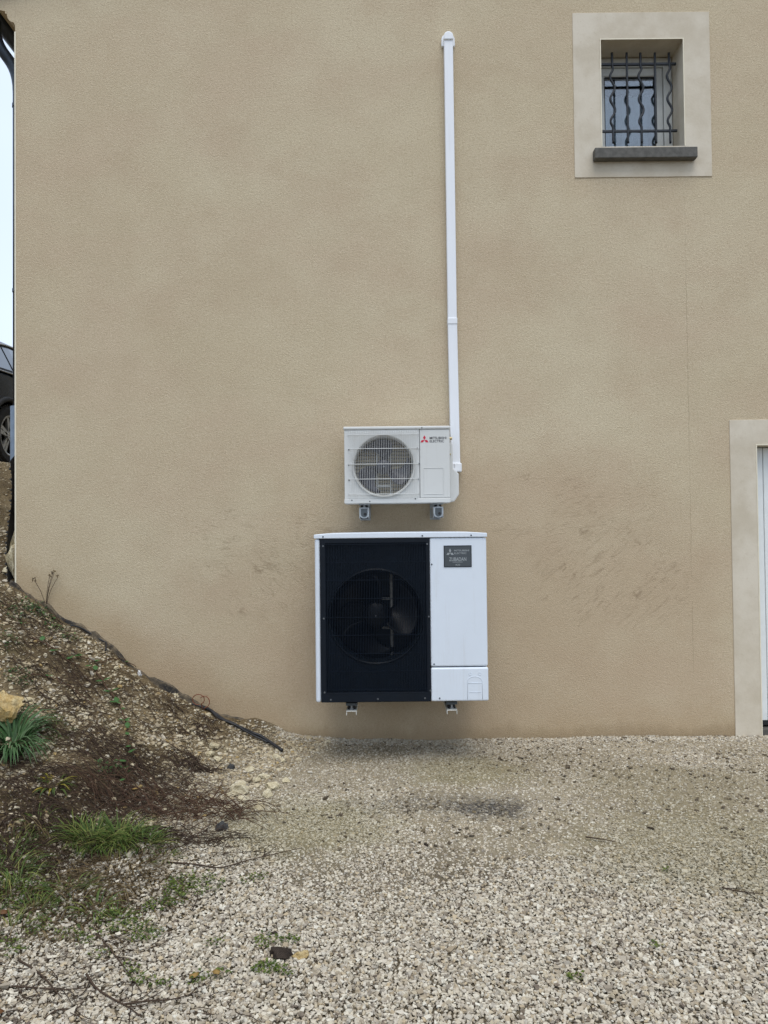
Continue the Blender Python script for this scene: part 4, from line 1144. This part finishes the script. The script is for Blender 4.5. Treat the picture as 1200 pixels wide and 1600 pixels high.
CB(MB().tube(ground_path([(300, 1092), (322, 1109), (340, 1126), (356, 1133), (380, 1146), (400, 1156), (418, 1165)], .02), .0065, 7), 'sheath', 'cable', cb, smooth=True)
o = MB().tube(ground_path([(110, 982), (135, 990), (158, 1000), (166, 1010), (165, 1022)], .02), .006, 7).build('thin_cable', 'cable', smooth=True)
tag(o, 'thin dark cable end curling off the bank near the membrane', 'cable')
q = G(318, 1098); q.y -= .01
loop = [(q.x + .04 * math.cos(R(a)) - .03, q.y - .01, q.z + .075 + .035 * math.sin(R(a))) for a in range(-60, 300, 20)]
loop2 = [(q.x + .035 * math.cos(R(a)) + .012, q.y - .016, q.z + .06 + .04 * math.sin(R(a))) for a in range(140, -90, -20)]
o = MB().tube(smooth_path([q] + loop, 2), .0028, 6).tube(smooth_path(loop2 + [q], 2), .0028, 6).build('wire_loop', 'copper_wire', smooth=True)
tag(o, 'thin rusty wire loop standing against the wall above the black cable', 'wire')

# ================================================================== ROCKS
def rock(name, u, v, sx_, sy_, sz_, mat, label, cat, group=None, seed=0, sink=.25, rz=None, at=None):
    rnd = random.Random(seed); bm = bmesh.new(); bmesh.ops.create_icosphere(bm, subdivisions=4 if sx_ > .15 else 3, radius=.5)
    offs = [Vector((rnd.uniform(-9, 9), rnd.uniform(-9, 9), 0)) for _ in range(2)]
    cuts = []
    for _ in range(11):
        n = Vector((rnd.gauss(0, 1), rnd.gauss(0, 1), rnd.gauss(0, 1))).normalized(); cuts.append((n, rnd.uniform(.24, .44)))
    for w in bm.verts:
        c = w.co
        for n, d in cuts:
            t = c.dot(n) - d
            if t > 0: c -= n * t
        nz = float(vnoise(c.x * 7 + seed, c.y * 7 + c.z * 5, seed)) - .5
        nz2 = float(vnoise(c.x * 19 + seed, c.y * 19 - c.z * 15, seed + 3)) - .5
        c += c.normalized() * (nz * .15 + nz2 * .09)
        w.co = Vector((c.x * sx_, c.y * sy_, c.z * sz_))
    me = bpy.data.meshes.new(name); bm.to_mesh(me); bm.free(); me.materials.append(M[mat])
    o = bpy.data.objects.new(name, me); COL.objects.link(o); auto_smooth(o, 28)
    g = at if at is not None else G(u, v)
    o.location = (g.x, g.y, g.z + sz_ * (.42 - sink)); o.rotation_euler = (rnd.uniform(-.2, .2), rnd.uniform(-.2, .2), rz if rz is not None else rnd.uniform(0, 6))
    return tag(o, label, cat, group)
rock('boulder', 2, 1128, .24, .2, .22, 'rock_ochre', 'large yellow ochre boulder on the bank behind the strappy green plant', 'rock', seed=4, sink=.1, rz=.3)
toe = [(375, 1236, .11, .09), (362, 1246, .075, .05), (412, 1217, .06, .04), (402, 1222, .05, .04), (425, 1232, .085, .06), (380, 1252, .06, .05), (431, 1185, .06, .04), (441, 1190, .05, .035),
       (402, 1178, .04, .03), (335, 1170, .07, .05), (328, 1182, .055, .05), (420, 1245, .05, .05), (448, 1222, .05, .04), (405, 1262, .07, .05), (340, 1188, .045, .04), (352, 1268, .06, .05), (390, 1205, .045, .04)]
for i, (u, v, a, b) in enumerate(toe):
    rock('limestone_rock', u, v, a * 1.35, b * 1.35, b, 'rock_pale', 'pale limestone rock in the pile at the foot of the bank', 'rock', 'limestone rocks at the foot of the bank', seed=20 + i, sink=.22)
rock('dark_rock', 361, 1202, .055, .05, .045, 'rock_grey', 'dark grey stone among the pale rocks at the foot of the bank', 'rock', seed=51)
rock('slate_lump', 347, 1297, .085, .06, .06, 'rock_grey', 'dark slate-coloured lump at the edge of the gravel below the bramble tangle', 'rock', seed=52)
rock('white_stone', 218, 1055, .055, .04, .055, 'rock_white', 'bright white stone on the bank beside the membrane edge', 'rock', seed=53)
for i, (u, v, s) in enumerate(((44, 1096, .05), (48, 1103, .035), (182, 1047, .04), (240, 1145, .04), (14, 897, .12), (120, 1140, .03), (290, 1070, .05), (275, 1085, .04))):
    rock('bank_rock', u, v, s * 1.2, s, s * .7, 'rock_pale', 'pale stone lying loose on the brown soil bank', 'rock', 'loose stones on the bank', seed=70 + i, sink=.2)
rock('charred_lump', 438, 1496, .088, .07, .045, 'rock_dark', 'blackish lump lying in the gravel beside a tan stone', 'rock', seed=81, sink=.1, rz=.2)
rock('tan_stone', 470, 1499, .06, .045, .04, 'rock_ochre', 'tan stone lying in the gravel beside a blackish lump', 'rock', seed=82, sink=.15, rz=.1)
rock('black_crumb', 426, 1463, .045, .025, .018, 'rock_dark', 'small black crumb in the gravel near the blackish lump', 'rock', seed=83, sink=.1, rz=.3)
rock('dark_stone', 665, 1323, .03, .022, .018, 'rock_dark', 'small lone dark stone in the open gravel', 'rock', seed=84, sink=.1)
# rubble packed against the side of the house corner
for i, (dy, z, s) in enumerate(((.1, 1.42, .2), (.03, 1.24, .16))):
    rock('rubble_lump', 0, 0, s * .6, s * 1.2, s * 1.9, 'rock_pale', ('tall pale rubble lump against the house corner under the studded sheet', 'lower pale rubble lump at the foot of the house corner')[i], 'rock', seed=90 + i, sink=.42, at=Vector((XL - .055, WALL_Y + dy + .06, z)), rz=.1)

# ================================================================== PLANTS
def tuft(name, u, v, n, length, spread, width, mat, label, cat, group=None, droop=1.0, seed=0, base=.04, lean=(0, 0)):
    rnd = random.Random(seed); g = G(u, v); mb = MB()
    for _ in range(n):
        a = rnd.uniform(0, 6.283); r = base * math.sqrt(rnd.random()); L = length * rnd.uniform(.55, 1.1)
        x, y = r * math.cos(a), r * math.sin(a)
        z = tz(g.x + x, g.y + y) - g.z - .008
        d = Vector((math.cos(a) * spread + lean[0] + rnd.gauss(0, .15), math.sin(a) * spread + lean[1] + rnd.gauss(0, .15), 1)).normalized()
        p = Vector((x, y, z)); path = [p]; seg = 5
        for q in range(seg):
            p = p + d * (L / seg); gz = tz(g.x + p.x, g.y + p.y) - g.z + .004
            if p.z < gz: p = Vector((p.x, p.y, gz))
            path.append(p)
            d = (d + Vector((d.x * .35, d.y * .35, -.34 * droop * (q + 1) * rnd.uniform(.5, 1.3) / 2))).normalized()
        side = Vector((-math.sin(a), math.cos(a), rnd.uniform(-.3, .3))).normalized()
        w = width * rnd.uniform(.7, 1.2)
        mb.ribbon(path, [w * .7, w, w, w * .85, w * .55, w * .08], side)
    o = mb.build(name, mat, None, smooth=True, loc=g); return tag(o, label, cat, group)
tuft('strap_leaf_plant', 20, 1168, 170, .31, .62, .011, 'strap', 'bluish green strappy plant growing below the yellow boulder', 'plant', droop=1.15, seed=1, base=.07, lean=(.1, -.25))
tuft('yellowing_plant', 84, 1228, 34, .11, .9, .011, 'yellowing', 'small green plant with yellowing leaves on the soil bank', 'plant', droop=1.3, seed=2, base=.04)
for i, (u, v, n, L, lab) in enumerate(((148, 1322, 170, .17, 'bright green grass clump at the foot of the bank beside the dead grass'), (188, 1318, 190, .18, 'tallest bright green grass clump at the foot of the bank below the bramble tangle'),
        (222, 1324, 110, .14, 'yellow-green grass clump next to the tallest green clump'), (122, 1314, 80, .15, 'sparse green grass clump on the bank side of the denser clumps'))):
    tuft('grass_clump', u, v, n, L, .55, .0046, 'grass', lab, 'grass', 'green grass clumps at the foot of the bank', droop=.8, seed=10 + i, base=.075, lean=(.1, -.1))
for i, (u, v, n, L) in enumerate(((100, 1400, 60, .14), (55, 1425, 50, .14), (28, 1395, 80, .16), (150, 1425, 45, .12), (20, 1455, 45, .11), (258, 1345, 35, .08), (60, 1290, 40, .12), (20, 1330, 45, .13), (6, 1370, 90, .18), (180, 1440, 40, .1), (210, 1460, 30, .08))):
    tuft('grass_tuft', u, v, n, L, .8, .0038, 'grass', 'thin straggly green grass tuft on the weedy ground', 'grass', 'straggly grass tufts on the weedy ground', droop=1.0, seed=30 + i, base=.09 if n > 50 else .045)
tuft('grass_tuft', 90, 1140, 40, .1, .8, .0038, 'grass', 'small lone grass tuft on the bank beside the strappy plant', 'grass', 'straggly grass tufts on the weedy ground', droop=1.0, seed=47, base=.07)
for i, (u, v, n, L) in enumerate(((180, 1370, 220, .2), (120, 1400, 180, .2), (220, 1400, 170, .18), (60, 1370, 220, .2), (40, 1430, 180, .17), (110, 1430, 170, .17), (10, 1410, 140, .17), (255, 1425, 80, .13), (150, 1450, 110, .15), (30, 1480, 90, .14), (100, 1340, 150, .17), (30, 1270, 120, .15), (200, 1345, 150, .17), (235, 1365, 120, .16), (70, 1310, 120, .16))):
    tuft('dead_grass', u, v, n, L, 1.7, .003, 'dead_grass', 'matted dry brown grass on the weedy ground', 'grass', 'mats of dry grass', droop=1.5, seed=50 + i, base=.14)

WEED_LABELS = {(305, 1388): 'largest bright green weed patch in the gravel beyond the dry grass', (420, 1476): 'green weeds in the gravel behind the blackish lump', (452, 1475): 'small weed sprig touching the far side of the blackish lump',
    (416, 1520): 'green weed patch in front of the blackish lump', (444, 1526): 'small weed patch in front of the tan stone', (1040, 1366): 'lone tiny green weed in the gravel towards the garage door'}
def weed(u, v, n, rad, label, group, seed, name='weed_patch', mat='weed', s=.012):
    rnd = random.Random(seed); g = G(u, v); mb = MB()
    for _ in range(n):
        a = rnd.uniform(0, 6.283); r = rad * math.sqrt(rnd.random()); x, y = r * math.cos(a) * 1.25, r * math.sin(a)
        if rnd.random() > .35 + .65 * float(vnoise((g.x + x) * 40, (g.y + y) * 40, seed)) : continue
        z = tz(g.x + x, g.y + y) - g.z + rnd.uniform(.006, .024); L = s * rnd.uniform(.6, 1.3); b = rnd.uniform(0, 6.283)
        d = Vector((math.cos(b), math.sin(b), rnd.uniform(-.1, .7))).normalized(); w = Vector((-d.y, d.x, rnd.uniform(-.3, .3))).normalized() * L * .36
        p = Vector((x, y, z)); m = p + d * L * .5 + Vector((0, 0, L * .12)); q = p + d * L
        k = len(mb.v); mb.v += [tuple(p), tuple(m + w), tuple(q), tuple(m - w), tuple(m)]; mb.f += [(k, k + 4, k + 1), (k + 1, k + 4, k + 2), (k + 2, k + 4, k + 3), (k + 3, k + 4, k)]
    o = mb.build(name, mat, None, loc=g); return tag(o, label, 'weed', group)
for i, (u, v, n, r) in enumerate(((305, 1388, 420, .10), (285, 1384, 200, .06), (190, 1448, 150, .06), (225, 1465, 170, .06), (110, 1465, 90, .05), (165, 1440, 90, .05), (245, 1420, 120, .05), (30, 1405, 160, .06), (50, 1392, 90, .05),
        (60, 1458, 90, .05), (12, 1490, 120, .06), (265, 1415, 110, .05), (420, 1476, 110, .045), (452, 1475, 60, .03), (416, 1520, 120, .035), (444, 1526, 70, .025), (335, 1478, 40, .03), (222, 1538, 60, .035), (255, 1545, 50, .03), (345, 1532, 40, .03),
        (312, 1538, 60, .03), (1040, 1366, 40, .018), (898, 1535, 50, .022), (1024, 1483, 25, .02), (405, 1375, 40, .03), (155, 1500, 50, .03), (205, 1520, 40, .03), (95, 1390, 50, .05), (145, 1470, 80, .05), (270, 1400, 60, .04), (385, 1380, 40, .03))):
    weed(u, v, n, r, WEED_LABELS.get((u, v), 'small patch of green weeds growing through the pale gravel near the dry grass' if u < 400 else 'tiny green weed sprouting in the open gravel'), 'weed patches in the gravel', 100 + i)
for i, (u, v, n, r) in enumerate(((45, 950, 120, .07), (70, 960, 90, .06), (85, 985, 70, .05), (20, 960, 90, .07), (110, 1000, 50, .05), (165, 1205, 60, .05), (185, 1205, 60, .05), (10, 1000, 90, .08), (30, 1060, 80, .06))):
    weed(u, v, n, r, 'low green weeds on the soil bank', 'weeds on the bank', 200 + i, 'bank_weed', 'bramble_leaf', .02)

# trailing brambles with leaves
def leaf_shape(mb, p, d, L):
    d = Vector(d).normalized(); w = d.cross(Vector((0, 0, 1))).normalized() * L * .34; up = Vector((0, 0, L * .12))
    k = len(mb.v)
    pts = [p, p + d * L * .3 + w * .95 + up * .3, p + d * L * .65 + w * .85, p + d * L, p + d * L * .65 - w * .85, p + d * L * .3 - w * .95 + up * .3, p + d * L * .33 + up, p + d * L * .66 + up]
    mb.v += [tuple(q) for q in pts]; mb.f += [(k, k + 6, k + 1), (k + 1, k + 6, k + 7, k + 2), (k + 2, k + 7, k + 3), (k + 3, k + 7, k + 4), (k + 4, k + 7, k + 6, k + 5), (k + 5, k + 6, k)]
def trailing(uv, r, leaves, label, seed, mat='stem_red', group=None, name='bramble', lift=.015, cat='bramble'):
    rnd = random.Random(seed); p = ground_path(uv, lift, 8)
    p = [q + Vector((rnd.gauss(0, .003), rnd.gauss(0, .003), abs(rnd.gauss(0, .006)))) for q in p]
    root = thing(name, label, cat, p[0], group)
    CB(MB().tube(p, [r * (1 - .5 * i / len(p)) for i in range(len(p))], 6), 'stem', mat, root, smooth=True)
    for i in range(leaves):
        q = p[min(len(p) - 1, int((i + .5 + rnd.uniform(-.3, .3)) / leaves * len(p)))]
        for s in range(rnd.choice((1, 2, 3))):
            a = rnd.uniform(0, 6.283); m = MB(); leaf_shape(m, q + Vector((0, -.004, .012)), (math.cos(a), math.sin(a) - .3, rnd.uniform(0, .5)), rnd.uniform(.03, .055))
            CB(m, 'leaf', 'bramble_leaf', root, smooth=True)
    return root
trailing([(150, 1052), (166, 1080), (184, 1105), (196, 1128), (200, 1150), (201, 1170), (199, 1195), (196, 1230)], .005, 12, 'leafy bramble shoot trailing straight down the bank', 1)
trailing([(48, 1060), (80, 1068), (112, 1082), (135, 1098), (149, 1112)], .004, 1, 'bare reddish bramble shoot arching over the bank above the strappy plant', 2)
trailing([(110, 1020), (135, 1035), (165, 1040), (190, 1034), (212, 1038)], .0045, 3, 'reddish bramble shoot reaching across towards the white stone', 3)
trailing([(50, 1000), (85, 1020), (110, 1040), (140, 1052)], .0045, 4, 'bramble shoot with dull leaves high on the bank', 4)
trailing([(62, 1140), (100, 1150), (150, 1160), (195, 1172), (240, 1180)], .0035, 0, 'bare stem lying across the middle of the bank', 5, 'stem_dark')
trailing([(205, 1140), (225, 1148), (250, 1150)], .0025, 0, 'short bare side shoot beside the leafy bramble', 6, 'stem_dark')
trailing([(260, 1285), (300, 1278), (330, 1262), (345, 1240), (346, 1232)], .004, 0, 'curved reddish bramble stem rising from the tangle', 7, 'stem_red', lift=.035)

def tangle(name, u, v, n, rx, ry, L, r, mat, label, group, seed, h=.06):
    rnd = random.Random(seed); g = G(u, v); mb = MB()
    for _ in range(n):
        a = rnd.uniform(0, 6.283); q = math.sqrt(rnd.random()); x, y = g.x + rx * q * math.cos(a), min(g.y + ry * q * math.sin(a), WALL_Y - .05)
        d = rnd.gauss(0, .6) + rnd.choice((0, math.pi)); l = L * rnd.uniform(.4, 1.1); path = []; k = 6; hh = rnd.uniform(.0, h)
        for i in range(k + 1):
            t = i / k
            path.append((x, y, tz(x, y) + .004 + hh * math.sin(math.pi * t) ** .8))
            x += l / k * math.cos(d); y = min(y + l / k * math.sin(d), WALL_Y - .03); d += rnd.gauss(0, .35)
        rr = r * rnd.uniform(.5, 1.2); mb.tube(path, [rr * (1 - .6 * i / k) for i in range(k + 1)], 4, caps=False)
    mb.v = [(a - g.x, b - g.y, c - g.z) for a, b, c in mb.v]
    o = mb.build(name, mat, None, loc=g); return tag(o, label, 'twigs', group)
tangle('bramble_tangle', 265, 1268, 230, .42, .17, .3, .0024, 'stem_red', 'dense reddish brown bramble tangle at the foot of the bank', None, 1, .09)
tangle('root_tangle', 300, 1195, 90, .14, .12, .16, .003, 'stem_dark', 'dark tangle of roots hanging on the slope below the black cable', None, 2, .05)
tangle('root_tangle', 322, 1140, 40, .06, .1, .12, .003, 'stem_dark', 'small dark root mass on the slope beside the black cable', None, 3, .04)
for i, (u, v, n, rx, ry, L, lab) in enumerate(((120, 1285, 230, .38, .14, .25, 'dark dry twigs matted behind the green grass clumps'), (150, 1150, 110, .4, .2, .24, 'thin dry twigs strewn over the middle of the stony bank'), (90, 1060, 120, .3, .2, .22, 'thin dry twigs on the bank above the strappy plant'),
        (60, 980, 90, .25, .2, .2, 'thin dry twigs high on the bank near the house corner'), (210, 1205, 170, .36, .16, .24, 'dark dry twigs beside the leafy bramble shoot'), (30, 1330, 170, .28, .2, .22, 'dry twigs matted among straggly grass tufts'), (300, 1310, 80, .25, .1, .2, 'dark twigs around the slate-coloured lump'),
        (180, 1250, 170, .32, .12, .24, 'dark twigs on the bank above the green grass clumps'), (20, 1215, 110, .22, .15, .2, 'thin twigs on bare soil below the strappy plant'), (250, 1110, 70, .25, .2, .2, 'thin twigs on the stony slope below the membrane edge'))):
    tangle('dry_twigs', u, v, int(n * 1.4), rx, ry, L, .002, 'stem_dark', lab, 'dry twigs on the bank', 20 + i, .035)
for i, (u, v, n, rx, ry, L) in enumerate(((110, 1420, 120, .4, .14, .2), (120, 1540, 45, .22, .12, .25), (60, 1515, 40, .18, .1, .22), (200, 1480, 45, .2, .1, .18), (330, 1330, 35, .2, .1, .2), (250, 1580, 25, .2, .06, .22), (30, 1570, 30, .16, .08, .2))):
    tangle('gravel_twigs', u, v, n, rx, ry, L, .0014, 'stem_dark', 'fine dark twigs strewn over the gravel by the weeds', 'fine twigs on the gravel', 60 + i, .012)

def branch(uv, r, label, seed, group=None, subs=3):
    rnd = random.Random(seed); p = ground_path(uv, .014, 6); mb = MB()
    mb.tube(p, [r * (1 - .65 * i / len(p)) for i in range(len(p))], 6)
    for _ in range(subs):
        i = rnd.randrange(2, len(p) - 2); d = (p[i + 1] - p[i - 1]).normalized(); a = rnd.choice((-1, 1)) * rnd.uniform(.5, 1.0)
        d = Matrix.Rotation(a, 3, 'Z') @ d; q = p[i].copy(); path = [q]
        for s in range(5): q = q + d * rnd.uniform(.015, .035); q.z = tz(q.x, q.y) + .014; path.append(q.copy()); d = Matrix.Rotation(rnd.gauss(0, .25), 3, 'Z') @ d
        mb.tube(path, [r * .55 * (1 - s / 7) for s in range(6)], 5)
    g = p[0]; mb.v = [(a - g.x, b - g.y, c - g.z) for a, b, c in mb.v]
    o = mb.build('dry_branch', 'stem_dark', None, smooth=True, loc=g); return tag(o, label, 'branch', group)
LB = 'thin dry branch lying on the gravel near the weeds'; GB_ = 'dry branches on the gravel'
branch([(28, 1508), (55, 1525), (78, 1544), (85, 1556), (97, 1568)], .0035, LB, 1, GB_)
branch([(135, 1530), (150, 1552), (175, 1568), (200, 1582), (222, 1600)], .004, LB, 2, GB_)
branch([(18, 1549), (60, 1553), (95, 1555), (140, 1552)], .003, LB, 3, GB_)
branch([(190, 1578), (230, 1574), (270, 1571), (305, 1560)], .003, LB, 4, GB_)
branch([(260, 1352), (310, 1358), (345, 1361), (390, 1350), (430, 1340), (472, 1331)], .004, LB, 5, GB_)
branch([(150, 1466), (170, 1488), (188, 1512), (205, 1535), (222, 1560)], .003, LB, 6, GB_)
branch([(70, 1600), (90, 1588), (120, 1584), (132, 1572)], .003, LB, 7, GB_)
branch([(300, 1428), (308, 1412), (309, 1400)], .0025, LB, 8, GB_, 1)
branch([(915, 1313), (940, 1317), (962, 1321)], .004, 'short straight twig lying alone on open gravel', 9, None, 0)
branch([(1128, 1392), (1150, 1399), (1192, 1404)], .0035, 'forked twig on the gravel in front of the garage door', 10, None, 2)

# dry stalk in front of the wall at the top of the bank
g = G(72, 950); root = thing('dry_stalk', 'thin dry seed stalk standing against the wall near the corner', 'plant', g)
rnd = random.Random(5); st = MB(); tips = []
for i in range(5):
    tx, tz_ = rnd.uniform(-.08, .1), rnd.uniform(.14, .24); st.tube(smooth_path([(0, 0, 0), (tx * .4, -.01, tz_ * .55), (tx, -.015, tz_)], 4), .0016, 4); tips.append((tx, -.015, tz_))
st.build('stem', 'stem_dark', root)
hd = MB()
for t in tips:
    for q in range(4): hd.cyl((t[0] + rnd.uniform(-.012, .012), t[1], t[2] + rnd.uniform(-.012, .012)), (t[0] + rnd.uniform(-.014, .014), t[1], t[2] + rnd.uniform(-.002, .02)), .004, .001, 5)
hd.build('seed_heads', 'dead_grass', root)

# fallen leaves
def fallen(u, v, L, mat, label, group, seed):
    rnd = random.Random(seed); g = G(u, v, .02); m = MB(); a = rnd.uniform(0, 6.28); leaf_shape(m, Vector((0, 0, 0)), (math.cos(a), math.sin(a), .1), L)
    o = m.build('fallen_leaf', mat, None, smooth=True, loc=g); md = o.modifiers.new('thick', 'SOLIDIFY'); md.thickness = .001
    return tag(o, label, 'leaf', group)
for i, (u, v) in enumerate(((335, 1527), (295, 1540), (205, 1240))): fallen(u, v, .04, 'leaf_yellow', 'yellow fallen leaf lying on the ground', 'yellow fallen leaves', i)
for i, (u, v) in enumerate(((8, 1592), (12, 1438))): fallen(u, v, .05, 'leaf_brown', 'brown fallen leaf lying on the ground', 'brown fallen leaves', 10 + i)
